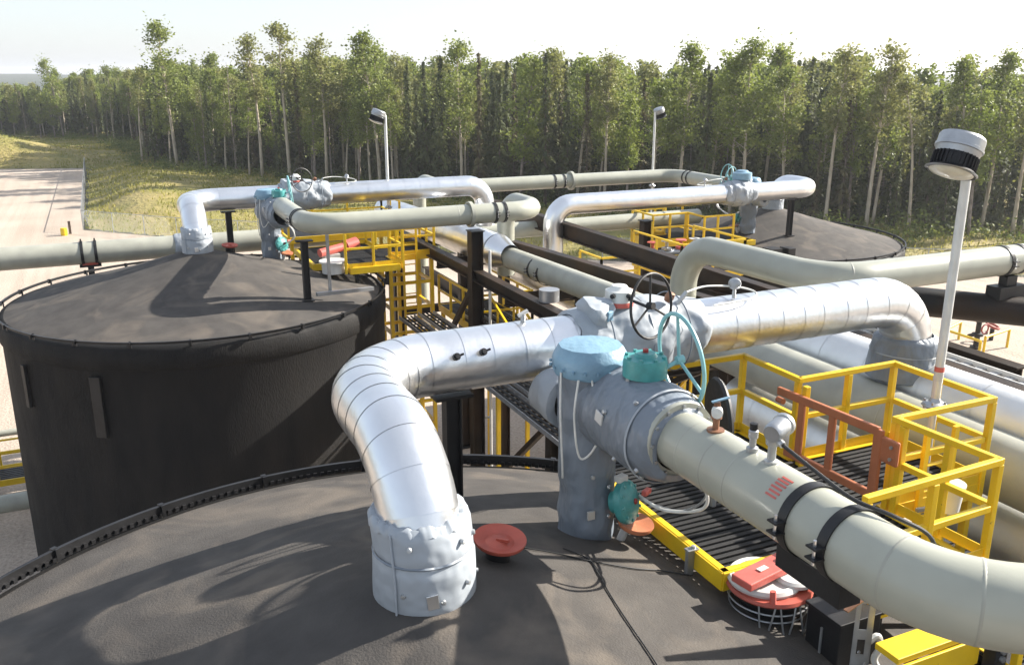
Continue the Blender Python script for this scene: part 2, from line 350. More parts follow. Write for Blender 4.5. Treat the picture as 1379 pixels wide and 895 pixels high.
ZS, YS, ZC, XC, YC = 2.5, 2.53, 2.32, 2.55, -3.77
def clad_pipe(name, xf, path, r, seg, root, mtl='silver', n=40):
    for i, pc in enumerate(cut(path, seg)):
        pc = grow(resample(pc, .14), .006)
        rr = [r+(.0045 if k == 0 else .0015)-.0015*k/len(pc) for k in range(len(pc))]
        b = MB(xf).tube(pc, r, n, cap=False, rad=rr)
        for q in range(len(b.v)): b.v[q] = b.v[q]+Vector((0, 0, .0025*mnoise.noise(b.v[q]*3.1)))
        b.build('cladding_sheet', mtl, root, 50)
def silver(org, rot, xe, zend, seg, label, fittings=True):
    xf = make_xf(org, rot); t = thing('silver_pipe', xf(Vector((0, 0, roof_z(0)))), label, 'pipe', 'silver clad vent pipes rising from the tank roofs')
    p = route([(0, 0, 1.42), (0, 0, ZS), (0, YS, ZS), (xe, YS, ZS), (xe, YS, zend)], [.98, .98, .70])
    clad_pipe('cladding', xf, p, .358, seg, t)
    xfc = lambda v: xf(v+Vector((0, .98-math.sqrt(max(.0, .98**2-max(0, v.z-1.52)**2)), 0)))     # follows the lean of the bend
    # blanket round the foot of the riser
    j = jacket(xfc, [(.352, 2.03), (.41, 2.03), (.435, 1.97), (.43, 1.76), (.42, 1.73), (.44, 1.69), (.445, 1.45), (.445, 1.30), (.43, 1.28)], (0, 0, 0), (0, 0, 1), 44, .022, 2.2, org[1]).build('insulation_jacket', 'jacket_light', t, 60)
    hem = MB(xfc).lathe([(.352, 2.028), (.40, 2.045), (.435, 2.015), (.438, 1.97)], n=96)
    for q_ in range(len(hem.v)):
        a_ = q_ % 96*2*PI/96; hem.v[q_] = hem.v[q_]+Vector((0, 0, .012*math.sin(a_*17+2*math.sin(a_*3))+.008*math.sin(a_*29)))
    hem.build('gathered_hem', 'jacket_light', j, 60)
    MB(xfc).lathe([(.43, 1.73), (.441, 1.742), (.43, 1.754)], n=44).build('seam_cord', 'jacket', j)
    for k, (a, z) in enumerate(((-1.55, 1.38), (-1.0, 1.82), (-.95, 1.46), (-2.1, 1.85), (-.35, 1.42), (-.5, 1.80), (-2.3, 1.45))):
        MB(xfc).lathe([(0, .03), (.018, .028), (.024, .0), (0, -.01)], (.44*math.cos(a), .44*math.sin(a), z+.06), (math.cos(a), math.sin(a), 0), 10).build('lacing_pin', 'steel', j)
    a = -1.75; m = Matrix.Rotation(a, 3, 'Z'); MB(xfc).box((.452*math.cos(a), .452*math.sin(a), 1.46), (.012, .10, .13), rot=m @ Matrix.Rotation(.12, 3, 'X')).build('metal_tag', 'silver', j, 0, bevel=.004)
    a = -2.45; MB(xfc).tube([(.455*math.cos(a), .455*math.sin(a), 1.27), (.46*math.cos(a), .46*math.sin(a), 1.6), (.45*math.cos(a), .45*math.sin(a), 2.0)], .011, 6).build('drawstring', 'jacket_light', j)
    if fittings:
        for (x, ang) in ((1.15, .42), (1.47, .45)):
            d = Vector((0, -math.cos(ang), math.sin(ang))); o = Vector((x, YS, ZS))+d*.385
            b = MB(xf).tube([o, o+d*.05], .042, 12); b.tube([o+d*.05, o+d*.085], .028, 12); b.bar(o+d*.07+Vector((.0, 0, .0)), o+d*.07+Vector((.07, 0, .02)), .02); b.build('sample_port', 'black_steel', t)
        o = Vector((2.13, YS, ZS+.385)); b = MB(xf).tube([o-Vector((0, 0, .02)), o+Vector((0, 0, .07))], .03, 10); b.build('vent_nipple', 'galv', t); MB(xf).tube([o+Vector((-.06, 0, .05)), o+Vector((.06, 0, .10))], .025, 10).build('vent_cap', 'white', t)
    return t
silver(TANK2, 0, 8.4, 1.55, lambda i: .30 if i < 11 else (.36, .33, .42, .35, .40)[i % 5], 'big silver clad pipe crossing the foreground from the nearest tank roof')
silver(TANK1, 0, 10.3, -.2, lambda i: (.62, .55, .7)[i % 3], 'silver clad pipe rising from the left tank roof, ending above a black column', False)
silver(TANK3, PI, 11.95, .2, lambda i: (.62, .55, .7)[i % 3], 'silver clad pipe in the middle distance running to the far right tank', False)

def jacket_collar(org, rot, label_root, x0, x1, seed):
    pass
def support(org, rot, x, y, ztop, label, wd=.17):
    xf = make_xf(org, rot); zb = roof_z(math.hypot(x, y))-.03; t = thing('pipe_support', xf(Vector((x, y, zb))), label, 'support', 'black posts carrying pipes over the tank roofs')
    b = MB(xf); b.box((x-wd/2, y, (zb+ztop)/2), (.02, wd, ztop-zb)); b.box((x+wd/2, y, (zb+ztop)/2), (.02, wd, ztop-zb)); b.box((x, y, (zb+ztop)/2), (wd-.01, .018, ztop-zb)); b.build('post', 'black_steel', t, 0, bevel=.003)
    MB(xf).box((x, y, ztop+.02), (.46, .26, .04)).build('saddle_plate', 'black_steel', t, 0, bevel=.004)
    MB(xf).box((x, y, zb+.03), (.34, .34, .03)).build('base_plate', 'black_steel', t, 0)
support(TANK2, 0, 1.22, YS, ZS-.435, 'black post under the foreground silver pipe on the nearest roof')
support(TANK1, 0, 1.25, YS, ZS-.435, 'black post under the silver pipe behind the left roof apex')
support(TANK3, PI, 1.25, YS, ZS-.435, 'black post standing on the far right tank roof under the silver pipe')
support(TANK1, 0, XC-.05, YC+.55, ZC-.35, 'black post on the left roof holding up the cream pipe elbow')
support(TANK2, 0, XC+1.6, YC+.15, ZC-.35, 'black post under the cream pipe bend at the bottom right corner')

def handwheel(xf, c, nrm, R, r, mtl, root, name='handwheel', spokes=3):
    h = MB(xf).torus(c, nrm, R, r, 40, 8).build(name, mtl, root)
    nrm = Vector(nrm).normalized(); ref = Vector((0, 0, 1)); a = nrm.cross(ref).normalized(); b_ = nrm.cross(a)
    for k in range(spokes):
        g = .5+2*PI*k/spokes; MB(xf).tube([Vector(c)-nrm*.02, Vector(c)+(a*math.cos(g)+b_*math.sin(g))*R], r*.8, 8).build('spoke', mtl, h)
    MB(xf).lathe([(0, -.05), (.045, -.05), (.045, .03), (0, .03)], c, nrm, 12).build('hub', mtl, h)
    return h
def cable(xf, pts, r, name, mtl, root, R=.08):
    # smooth catmull-rom cable
    P = [Vector(p) for p in pts]; out = []
    for i in range(len(P)-1):
        p0, p1, p2, p3 = P[max(0, i-1)], P[i], P[i+1], P[min(len(P)-1, i+2)]
        for k in range(8):
            t = k/8; out.append(.5*((2*p1)+(-p0+p2)*t+(2*p0-5*p1+4*p2-p3)*t*t+(-p0+3*p1-3*p2+p3)*t**3))
    out.append(P[-1]); return MB(xf).tube(out, r, 8).build(name, mtl, root)

def relief_valve(org, rot, label):
    xf = make_xf(org, rot); cx, cy = 2.36, 1.33; zb = roof_z(math.hypot(cx, cy))-.03
    t = thing('relief_valve', xf(Vector((cx, cy, zb))), label, 'valve', 'insulated relief valves on the tank roofs')
    j = jacket(xf, [(.28, zb), (.315, zb+.02), (.325, zb+.3), (.30, zb+.55), (.298, zb+.62), (.318, zb+.7), (.335, 1.7), (.33, 2.2), (.34, 2.62), (.31, 2.66), (.1, 2.67)], (cx, cy, 0), (0, 0, 1), 48, .045, 3.6, org[1]).build('column_jacket', 'jacket', t, 60)
    for (a, z) in ((-1.3, 1.0), (-1.3, 1.35), (-1.0, 1.9), (-1.9, 1.5), (-.6, .95)):
        MB(xf).lathe([(0, .03), (.02, .028), (.026, .0), (0, -.01)], (cx+.335*math.cos(a), cy+.335*math.sin(a), z), (math.cos(a), math.sin(a), 0), 10).build('lacing_pin', 'steel', j)
    MB(xf).box((cx-.12, cy-.32, 1.05), (.09, .03, .10)).build('metal_tag', 'silver_old', j, 0, bevel=.004)
    # blue cover: octagonal cloth hood with lashed skirt
    cp = MB(xf).lathe([(.40, 2.60), (.415, 2.63), (.41, 2.76), (.395, 2.80), (.34, 2.89), (.10, 2.92), (0, 2.925)], (cx, cy, 0), (0, 0, 1), 12)
    wrinkle(cp, .014, 4, 3).build('blue_cover', 'blue_paint', t, 35)
    b = MB(xf)
    for k in range(20):
        a = 2*PI*k/20; b.lathe([(0, .03), (.016, .03), (.016, 0), (0, 0)], (cx+.425*math.cos(a), cy+.425*math.sin(a), 2.67), (0, 0, 1), 6)
    b.build('cover_bolts', 'blue_paint', t, 0)
    # outlet blanket, running toward the cream pipe
    j2 = jacket(xf, [(.20, .26), (.36, .25), (.455, .20), (.475, .10), (.475, -.45), (.48, -.72), (.465, -.92), (.40, -1.10), (.37, -1.18), (.30, -1.2)], (XC, 1.05, ZC-.06), (0, 1, 0), 52, .036, 3.2, org[0]+4).build('outlet_jacket', 'jacket', t, 60)
    MB(xf).lathe([(.477, -.015), (.49, 0), (.477, .015)], (XC, .12, ZC-.06), (0, 1, 0), 44).build('seam_cord', 'jacket_light', j2)
    for (a, y) in ((.3, .55), (-.55, .45), (.75, .2), (-1.1, .25), (-.35, -.05), (1.15, .6)):
        d = Vector((-math.cos(a)*.8, 0, math.sin(a))).normalized(); MB(xf).lathe([(0, .03), (.02, .028), (.026, .0), (0, -.01)], Vector((XC, y, ZC-.06))+d*.48, d, 10).build('lacing_pin', 'steel', j2)
    d = Vector((-.98, 0, .2)).normalized(); MB(xf).box(Vector((XC, .62, ZC-.06))+d*.485, (.02, .13, .12), rot=Matrix.Rotation(.2, 3, 'X')).build('metal_tag', 'white', j2, 0, bevel=.004)
    jacket(xf, [(.1, .0), (.25, .0), (.29, -.05), (.30, -.5), (.2, -.52)], (cx-.05, cy+.85, ZC-.22), (0, 1, 0), 30, .03, 4, 2).build('inlet_jacket', 'jacket_light', t, 60)
    # teal gear operator and big aqua handwheel
    g = MB(xf).lathe([(0, .30), (.10, .30), (.12, .26), (.215, .25), (.225, .20), (.225, .06), (.17, .04), (.15, -.08), (.2, -.09), (.2, -.16), (0, -.16)], (XC+.03, .60, 2.78-.1), (0, 0, 1), 20).build('gear_operator', 'teal', t)
    for k in range(8):
        a = 2*PI*k/8; MB(xf).lathe([(0, .03), (.022, .03), (.022, 0), (0, 0)], (XC+.03+.19*math.cos(a), .60+.19*math.sin(a), 2.925), (0, 0, 1), 6).build('bolt', 'teal', g, 0)
    MB(xf).lathe([(0, .03), (.03, .025), (.03, -.01)], (XC+.03, .6, 2.99), (0, 0, 1), 10).build('position_pointer', 'red_dark', g)
    MB(xf).tube([(XC+.15, .50, 2.80), (XC+.36, .46, 2.90)], .022, 10).build('wheel_stem', 'aqua', t)
    handwheel(xf, (XC+.36, .46, 2.90), (1, -.12, .12), .47, .022, 'aqua', t)
    # pilot with teal bonnet and red drip pan
    d = Vector((.55, -.78, .28)).normalized(); o = Vector((cx+.22, cy-.38, 1.17))
    pv = MB(xf).lathe([(0, -.1), (.12, -.1), (.14, 0), (.235, .02), (.245, .06), (.235, .10), (.20, .12), (.12, .16), (0, .17)], o, d, 24).build('pilot_bonnet', 'teal', t, 35)
    a_ = d.cross(Vector((0, 0, 1))).normalized(); b_ = d.cross(a_)
    for k in range(10):
        g_ = 2*PI*k/10; MB(xf).lathe([(0, .03), (.018, .03), (.018, 0), (0, 0)], o+d*.105+(a_*math.cos(g_)+b_*math.sin(g_))*.2, d, 6).build('bolt', 'teal', pv, 0)
    MB(xf).lathe([(0, .02), (.03, .015), (.035, 0), (0, 0)], o+d*.17, d, 10).build('adjusting_screw', 'red_dark', pv)
    MB(xf).box(o+Vector((.0, .02, .27)), (.13, .09, .07), rz=.3).build('name_plate', 'white', pv, 0, bevel=.006)
    MB(xf).box(o+d*.15+Vector((.16, 0, .08)), (.13, .06, .06), rz=.5).build('red_actuator', 'salmon', pv, 0, bevel=.01)
    MB(xf).lathe([(0, .02), (.10, .03), (.20, .055), (.205, .04), (.19, .0), (.1, -.03), (0, -.04)], o+Vector((.16, -.05, -.30)), (.1, -.15, 1), 28).build('drip_pan', 'orange', t)
    MB(xf).tube([o+Vector((.12, .05, -.33)), o+Vector((.05, .12, -.62))], .05, 12).build('pan_stem', 'white', t)
    # flange hardware below the outlet and flexible tubing
    cable(xf, [(XC+.05, .02, 2.0), (XC+.2, -.25, 1.85), (XC+.28, -.15, 1.55), (XC+.15, .3, 1.35), o+Vector((.2, -.05, .05))], .018, 'flexible_tube', 'gauge_white', t)
    cable(xf, [(XC+.10, .0, 2.05), (XC+.28, -.2, 1.75), (XC+.22, .1, 1.42), o+Vector((.22, -.08, .0))], .014, 'flexible_tube', 'galv', t)
    cable(xf, [(cx-.30, cy-.30, 2.62), (cx-.34, cy-.30, 2.2), (cx-.27, cy-.33, 1.75), (cx-.1, cy-.40, 2.0), (cx-.18, cy-.36, 2.64)], .012, 'tie_cord', 'gauge_white', t)
    cable(xf, [(cx-.40, cy-.10, 2.66), (cx-.41, cy-.12, 2.2), (cx-.38, cy-.13, 1.6), (cx-.36, cy-.1, 1.45)], .012, 'tie_cord', 'gauge_white', t)
    # butterfly stub beyond the outlet, with blind disc and small instrument valve
    return t
relief_valve(TANK2, 0, 'big grey jacketed relief valve with blue cover on the nearest tank roof')
relief_valve(TANK1, 0, 'small distant grey jacketed relief valve on the left tank roof')
relief_valve(TANK3, PI, 'distant blue capped relief valve on the far right tank')

def shutoff_valve(org, rot, x0, x1, label, wheel, gear='gauge_white', gs=1.):
    """jacketed valve clamped into the silver run"""
    xf = make_xf(org, rot); xm = (x0+x1)/2; t = thing('shutoff_valve', xf(Vector((xm, YS, ZS-.5))), label, 'valve', 'jacketed valves in the silver pipes')
    L = x1-x0
    jacket(xf, [(.36, x0), (.41, x0+.01), (.43, x0+.1), (.47, x0+.25*L), (.52, x0+.4*L), (.50, x0+.6*L), (.46, x0+.75*L), (.43, x1-.1), (.40, x1-.02), (.36, x1)], (0, YS, ZS), (1, 0, 0), 40, .075, 4.2, org[0]).build('valve_jacket', 'jacket_light', t, 60)
    for k in range(3):
        xx = x0+L*(.2+.3*k); MB(xf).lathe([(.50, -.012), (.512, 0), (.50, .012)], (xx, YS, ZS), (1, 0, 0), 40).build('jacket_strap', 'jacket', t)
    g = MB(xf).lathe([(a_*gs, b_*(1+.4*(gs-1))) for a_, b_ in ((0, .32), (.09, .32), (.12, .28), (.17, .26), (.175, .1), (.12, .05), (.10, -.06), (0, -.06))], (xm-.28, YS-.1, ZS+.38), (0, 0, 1), 18).build('gearbox', gear, t)
    MB(xf).lathe([(.178, .09), (.185, .12), (.178, .15)], (xm-.28, YS-.1, ZS+.36), (0, 0, 1), 18).build('red_band', 'salmon', g)
    for k, (dx, dy) in enumerate(((.1, -.12), (-.14, -.1), (.02, -.17))): MB(xf).lathe([(0, .05), (.03, .04), (.03, 0)], (xm-.28+dx, YS-.1+dy, ZS+.60), (dx, dy, 0), 8).build('bolt', 'black_steel', g)
    jacket(xf, [(0, .30), (.16, .28), (.2, .18), (.2, 0), (.1, -.1)], (xm-.6, YS-.15, ZS+.27), (0, -.2, 1), 24, .11, 5, 6).build('instrument_wrap', 'jacket_light', t)
    MB(xf).box((xm-.55, YS-.34, ZS+.40), (.1, .05, .12), rz=.4).build('blue_fitting', 'blue_paint', t, 0, bevel=.01)
    MB(xf).tube([(xm-.25, YS-.15, ZS+.56), (xm-.2, YS-.62, ZS+.54)], .02, 8).build('wheel_stem', 'black_steel', t)
    handwheel(xf, (xm-.18, YS-.66, ZS+.56), (.3, -.85, .1), .38, .017, wheel, t)
    # red-brown instrument head and lever handles
    MB(xf).lathe([(0, .08), (.05, .07), (.06, 0), (.04, -.05)], (xm+.32, YS-.28, ZS+.52), (.3, -.3, .8), 12).build('gauge', 'brass', t)
    b = MB(xf).tube([(xm+.5, YS-.2, ZS+.40), (xm+.62, YS-.22, ZS+.55)], .03, 8); b.build('gauge_stem', 'steel', t)
    cable(xf, [(xm+.62, YS-.22, ZS+.55), (xm+1.0, YS-.1, ZS+.56), (xm+1.5, YS-.08, ZS+.50), (xm+1.75, YS-.15, ZS+.42), (xm+1.6, YS-.25, ZS+.37), (xm+1.0, YS-.28, ZS+.35)], .012, 'cable', 'gauge_white', t)
    o = Vector((xm+1.45, YS-.1, ZS+.5)); MB(xf).tube([o-Vector((0, 0, .14)), o+Vector((0, 0, .03))], .025, 8).build('sensor_stem', 'steel', t); MB(xf).lathe([(0, -.08), (.05, -.08), (.075, -.04), (.075, .04), (.05, .09), (0, .1)], o+Vector((0, 0, .05)), (-.3, -.9, .25), 14).build('sensor_head', 'galv', t)
    return t
shutoff_valve(TANK2, 0, 2.75, 4.55, 'grey jacketed valve with black handwheel wrapped round the foreground silver pipe', 'black_steel')
shutoff_valve(TANK1, 0, 2.9, 4.6, 'grey jacketed valve in the silver pipe over the left tank', 'black_steel')
shutoff_valve(TANK3, PI, 3.3, 4.7, 'grey jacketed valve with aqua wheel in the silver pipe near the far right tank', 'aqua', 'blue_paint', 2.2)

def clamp(xf, c, ax, r, root, side):
    ax = Vector(ax).normalized(); k = MB(xf).lathe([(r+.004, -.045), (r+.016, -.045), (r+.016, .045), (r+.004, .045)], c, ax, 40).build('clamp_band', 'black_steel', root, 30)
    d = Vector(side).normalized()
    for s_ in (-1, 1):
        o = Vector(c)+d*(r+.05)+Vector((0, 0, .045*s_)); MB(xf).box(o, (.10, .10, .014), rot=Matrix((ax, d, ax.cross(d))).transposed()).build('clamp_lug', 'black_steel', k, 0)
    MB(xf).tube([Vector(c)+d*(r+.06)+Vector((0, 0, -.10)), Vector(c)+d*(r+.06)+Vector((0, 0, .10))], .013, 8).build('clamp_bolt', 'silver', k)
def cream(org, rot, xe, tail, zend, label, spools, yend=0):
    xf = make_xf(org, rot); t = thing('cream_pipe', xf(Vector((XC, -.1, ZC))), label, 'pipe', 'cream outlet pipes from the relief valves')
    r = .288
    pts = [(XC, .0, ZC), (XC, YC, ZC), (xe, YC, ZC)] + ([(xe, YC+tail, ZC), (xe, YC+tail, zend)] if tail else [])
    p = route(pts, .92, R_(6)); n = 0; L = sum((b-a).length for a, b in zip(p, p[1:]))
    for pc in cut(p, spools):
        MB(xf).tube(grow(pc, .004), r, 48, cap=False).build('pipe_spool', 'cream', t, 60)
        e = pc[-1]; d = (pc[-1]-pc[-2]).normalized(); MB(xf).lathe([(r+.0, -.012), (r+.0025, -.006), (r+.003, 0), (r+.0025, .006), (r, .012)], e, d, 40).build('weld_ring', 'cream_dusty', t)
    return t, xf, r
YC = -3.5
t, xf, r = cream(TANK2, 0, 11, 0, 0, 'big cream pipe running from the nearest relief valve to the lower right edge', lambda i: (.42, .36, .33, 1.62, .5, 1.4, .7, 3)[min(i, 7)])
for y in (-1.85, -2.27): clamp(xf, (XC, y, ZC), (0, 1, 0), r, t, (-1, 0, .05))
b = MB(xf)
for k in range(6):
    a = .30+.13*k; b.box((XC-(r+.002)*math.sin(a), -1.66+.01*(k % 2), ZC+(r+.002)*math.cos(a)), (.018, .12, .004), rot=Matrix.Rotation(-a, 3, 'Y'))
b.build('red_stencil', 'salmon', t, 0)
MB(xf).box((XC, -1.98, ZC-r-.10), (.22, .7, .2)).build('pipe_shoe', 'black_steel', t, 0, bevel=.005)
MB(xf).lathe([(.31, -.03), (.37, -.03), (.37, .03), (.31, .03)], (XC, -.10, ZC), (0, 1, 0), 32).build('flange', 'cream_dusty', t, 30)
for k in range(12):
    a = 2*PI*k/12; MB(xf).tube([(XC+.34*math.cos(a), -.15, ZC+.34*math.sin(a)), (XC+.34*math.cos(a), -.03, ZC+.34*math.sin(a))], .018, 6).build('flange_bolt', 'galv', t)
# instruments standing on the big cream pipe
def instrument(y, label, kind):
    z0 = ZC+.283; q = thing(kind, xf(Vector((XC, y, z0))), label, 'instrument')
    if kind == 'pressure_transmitter':
        MB(xf).lathe([(.06, 0), (.06, .03), (.035, .04), (.035, .16), (.055, .17), (.06, .24), (.04, .25), (0, .25)], (XC, y, z0-.01), (0, 0, 1), 14).build('stem', 'steel', q)
        MB(xf).lathe([(0, -.12), (.07, -.12), (.085, -.09), (.085, .07), (.095, .075), (.095, .11), (.06, .13), (0, .13)], (XC+.03, y-.02, z0+.30), (.85, .35, .12), 20).build('housing', 'galv', q)
        MB(xf).tube([(XC-.02, y-.05, z0+.24), (XC-.02, y-.14, z0+.21)], .03, 10).build('cable_gland', 'steel', q)
        cable(xf, [(XC-.02, y-.12, z0+.215), (XC+.0, y-.45, z0+.14), (XC+.03, y-.85, z0+.06), (XC+.16, y-1.15, z0+.02), (XC+.36, y-1.3, z0-.12), (XC+.42, y-1.32, z0-.45)], .016, 'black_cable', 'rubber', q)
    elif kind == 'thermowell':
        MB(xf).lathe([(.05, 0), (.05, .05), (.03, .06), (.03, .13), (.042, .14), (.042, .2), (.02, .22), (.0, .22)], (XC, y, z0-.01), (0, 0, 1), 12).build('stem', 'galv', q)
        MB(xf).lathe([(0, .06), (.035, .055), (.035, 0)], (XC, y, z0+.2), (0, 0, 1), 12).build('cap', 'black_steel', q)
    else:
        MB(xf).lathe([(.08, 0), (.08, .025), (.03, .03), (.03, .12), (.05, .13), (.05, .19), (.03, .2), (.03, .28), (0, .28)], (XC, y, z0-.01), (0, 0, 1), 12).build('body', 'brass', q)
        MB(xf).lathe([(0, .05), (.05, .04), (.05, -.04), (0, -.05)], (XC-.02, y-.03, z0+.19), (-.6, -.8, 0), 12).build('gauge', 'gauge_white', q)
        MB(xf).bar((XC-.06, y, z0+.28), (XC+.10, y-.03, z0+.31), .03, .012).build('lever', 'blue_paint', q, 0)
    return q
instrument(-.62, 'brown brass needle valve on the cream pipe beside the jacketed outlet', 'needle_valve')
instrument(-1.12, 'short grey thermowell post on the cream pipe', 'thermowell')
instrument(-1.36, 'grey round transmitter head with black cable on the cream pipe', 'pressure_transmitter')
ZC = 2.5; YC = -3.77
t, xf, r = cream(TANK1, 0, 9.5, 2.6, 0, 'cream pipe running right from the left tank past a black column', lambda i: (.5, .4, 2.3, 4.4, 3.0, 2)[min(i, 5)])
for x in (2.95,): pass
for (c, ax) in (((XC, -2.62, ZC), (0, 1, 0)), ((XC, -2.80, ZC), (0, 1, 0)), ((7.95, YC, ZC), (1, 0, 0)), ((8.25, YC, ZC), (1, 0, 0))): clamp(xf, c, ax, r, t, (-1, 0, 0) if ax[1] else (0, -1, 0))
MB(xf).lathe([(.31, -.05), (.37, -.05), (.37, .05), (.31, .05)], (7.2, YC, ZC), (1, 0, 0), 32).build('flange', 'cream_dusty', t, 30)
t, xf, r = cream(TANK3, PI, 13.7, -3.2, -3, 'cream pipe in the back running toward the far right tank below the forest', lambda i: (.5, 1.6, 3.0, 4.2, 3, 4)[min(i, 5)])
for (c, ax) in (((XC, -2.5, ZC), (0, 1, 0)), ((XC, -2.8, ZC), (0, 1, 0)), ((8.3, YC, ZC), (1, 0, 0)), ((8.75, YC, ZC), (1, 0, 0))): clamp(xf, c, ax, r, t, (-1, 0, 0) if ax[1] else (0, 1, 0))
MB(xf).lathe([(.31, -.06), (.40, -.06), (.40, .06), (.31, .06)], (7.9, YC, ZC), (1, 0, 0), 32).build('flange', 'cream_dusty', t, 30)

ZC = 2.32
def vent_lid(org, rot, x, y, rr, label, mtl):
    xf = make_xf(org, rot); zb = roof_z(math.hypot(x, y)); t = thing('vent_lid', xf(Vector((x, y, zb))), label, 'vent')
    MB(xf).lathe([(.12, -.04), (.12, .16), (.05, .2)], (x, y, zb), (0, 0, 1), 18).build('stub', 'black_steel', t)
    MB(xf).lathe([(0, .225), (.08, .22), (rr*.55, .195), (rr*.92, .225), (rr, .235), (rr*1.01, .22), (rr*.95, .19), (.06, .15)], (x, y, zb), (.06, -.10, 1), 36).build('lid', mtl, t)
    MB(xf).bar((x-.02, y-.02, zb+.225), (x+.06, y-.12, zb+.235), .03, .03).build('lifting_lug', mtl, t, 0)
vent_lid(TANK2, 0, .88, .42, .255, 'red dished vent lid beside the silver pipe foot on the nearest roof', 'red_oxide')
vent_lid(TANK1, 0, .95, .45, .24, 'small red vent lid beside the pipe foot on the left roof', 'red_oxide')

# ------------------------------------------------------------------ yellow roof platforms
DZ, RZ = .84, 1.95
def platform(org, rot, label, dz=0, detail=True, dx=0, group='yellow access platforms beside the tank roofs'):
    xf0 = make_xf(org, rot); xf = (lambda v: xf0(v+Vector((dx, 0, dz)))); t = thing('access_platform', xf(Vector((4.3, .4, DZ-.3))), label, 'platform', group)
    X0, X1, X2, Y0, Y1, Ya, Yb, Xc, Yc = 3.02, 5.53, 7.14, -1.3, 2.66, .08, 1.56, 3.95, -.30
    def chan(p, q, h=.2):
        MB(xf).bar(Vector(p)-Vector((0, 0, h/2)), Vector(q)-Vector((0, 0, h/2)), .03, h).build('edge_channel', 'yellow', t, 0, bevel=.004)
        d = (Vector(q)-Vector(p)).normalized(); nrm = Vector((0, 0, 1)).cross(d)
        MB(xf).bar(Vector(p)+nrm*.045, Vector(q)+nrm*.045, .07, .012).build('channel_flange', 'yellow', t, 0)
    Z = DZ+.03
    chan((X0, Y1, Z), (X0, Yc, Z)); chan((X0, Yc, Z), (Xc, Yc, Z)); chan((Xc, Yc, Z), (Xc, Y0, Z)); chan((Xc, Y0, Z), (X1, Y0, Z)); chan((X1, Y0, Z), (X1, Ya, Z)); chan((X1, Ya, Z), (X2, Ya, Z)); chan((X2, Ya, Z), (X2, Yb, Z)); chan((X2, Yb, Z), (X1, Yb, Z)); chan((X1, Yb, Z), (X1, Y1, Z)); chan((X1, Y1, Z), (X0, Y1, Z))
    # bar grating: each bearing plank is a piece
    y = Y0+.07
    while y < Y1-.04:
        x1 = X2-.03 if Ya+.03 < y < Yb-.03 else X1-.03; xa = X0 if y > Yc+.04 else Xc
        MB(xf).box(((xa+.03+x1)/2, y, DZ-.01), (x1-xa-.03, .058, .05)).build('grating_plank', 'grate', t, 0, bevel=.006 if detail else 0); y += .095
    for x in (3.3, 3.9, 4.5, 5.1): MB(xf).box((x, ((Y0 if x > Xc else Yc)+Y1)/2, DZ-.075), (.03, Y1-(Y0 if x > Xc else Yc)-.06, .07)).build('grating_bearer', 'black_steel', t, 0)
    # legs to the roof
    for (x, yy) in ((4.15, -1.2), (3.15, 2.3), (5.2, -.9), (5.2, 2.2)):
        zr = roof_z(min(TR, math.hypot(x, yy)))-dz-.05; MB(xf).box((x, yy, (zr+DZ-.1)/2), (.1, .1, DZ-.1-zr)).build('leg', 'black_steel', t, 0)
    def post(x, yy, z0=None, z1=RZ): MB(xf).box((x, yy, (z1+(z0 if z0 is not None else DZ-.15))/2), (.075, .075, z1-(z0 if z0 is not None else DZ-.15))).build('post', 'yellow', t, 0, bevel=.008)
    def rail(p, q):
        for nm, z in (('top_rail', RZ), ('mid_rail', RZ-.50)):
            d = (Vector(q)-Vector(p)).normalized(); e = .037 if nm == 'top_rail' else -.03
            b = MB(xf).bar(Vector((*p, z))-Vector((*d, 0))*e if 0 else Vector((p[0]-d.x*e, p[1]-d.y*e, z+(.0 if nm == 'top_rail' else 0))), Vector((q[0]+d.x*e, q[1]+d.y*e, z)), .07, .07); b.build(nm, 'yellow', t, 0, bevel=.008)
        MB(xf).bar((p[0], p[1], DZ+.09), (q[0], q[1], DZ+.09), .012, .12).build('toe_board', 'yellow', t, 0)
    rails = [((4.15, Y1), (X1, Y1)), ((X1, Y1-.04), (X1, Yb)), ((X1+.02, Yb), (X2, Yb)), ((X2, Yb-.04), (X2, Ya)), ((X2-.04, Ya), (X1+.06, Ya)), ((X1+.06, Ya-.04), (X1+.12, -1.16)), ((X1+.08, -1.17), (3.82, -1.24))]
    for a, b in rails: rail(Vector(a), Vector(b))
    for (x, yy) in ((4.15, Y1), (4.9, Y1), (X1, Y1), (X1, Yb+.02), (X1-.01, Yb-.14), (X2, Yb), (6.35, Yb), (X2, .85), (X2, Ya), (X1+.06, Ya), (X1+.05, Ya-.13), (X1+.1, -.6), (X1+.12, -1.16), (4.7, -1.21), (3.82, -1.24)): post(x, yy, z1=RZ-.036)
    return t, xf
PLAT2, xfp = platform(TANK2, 0, 'nearest yellow platform with black grating beside the big cream pipe')
PLAT1, xfp1 = platform(TANK1, 0, 'yellow platform and railings on the left tank behind the cream pipe', -.18, False, .3)
PLAT3, xfp3 = platform(TANK3, PI, 'yellow platform at the back beside the far right tank', -.25, False)
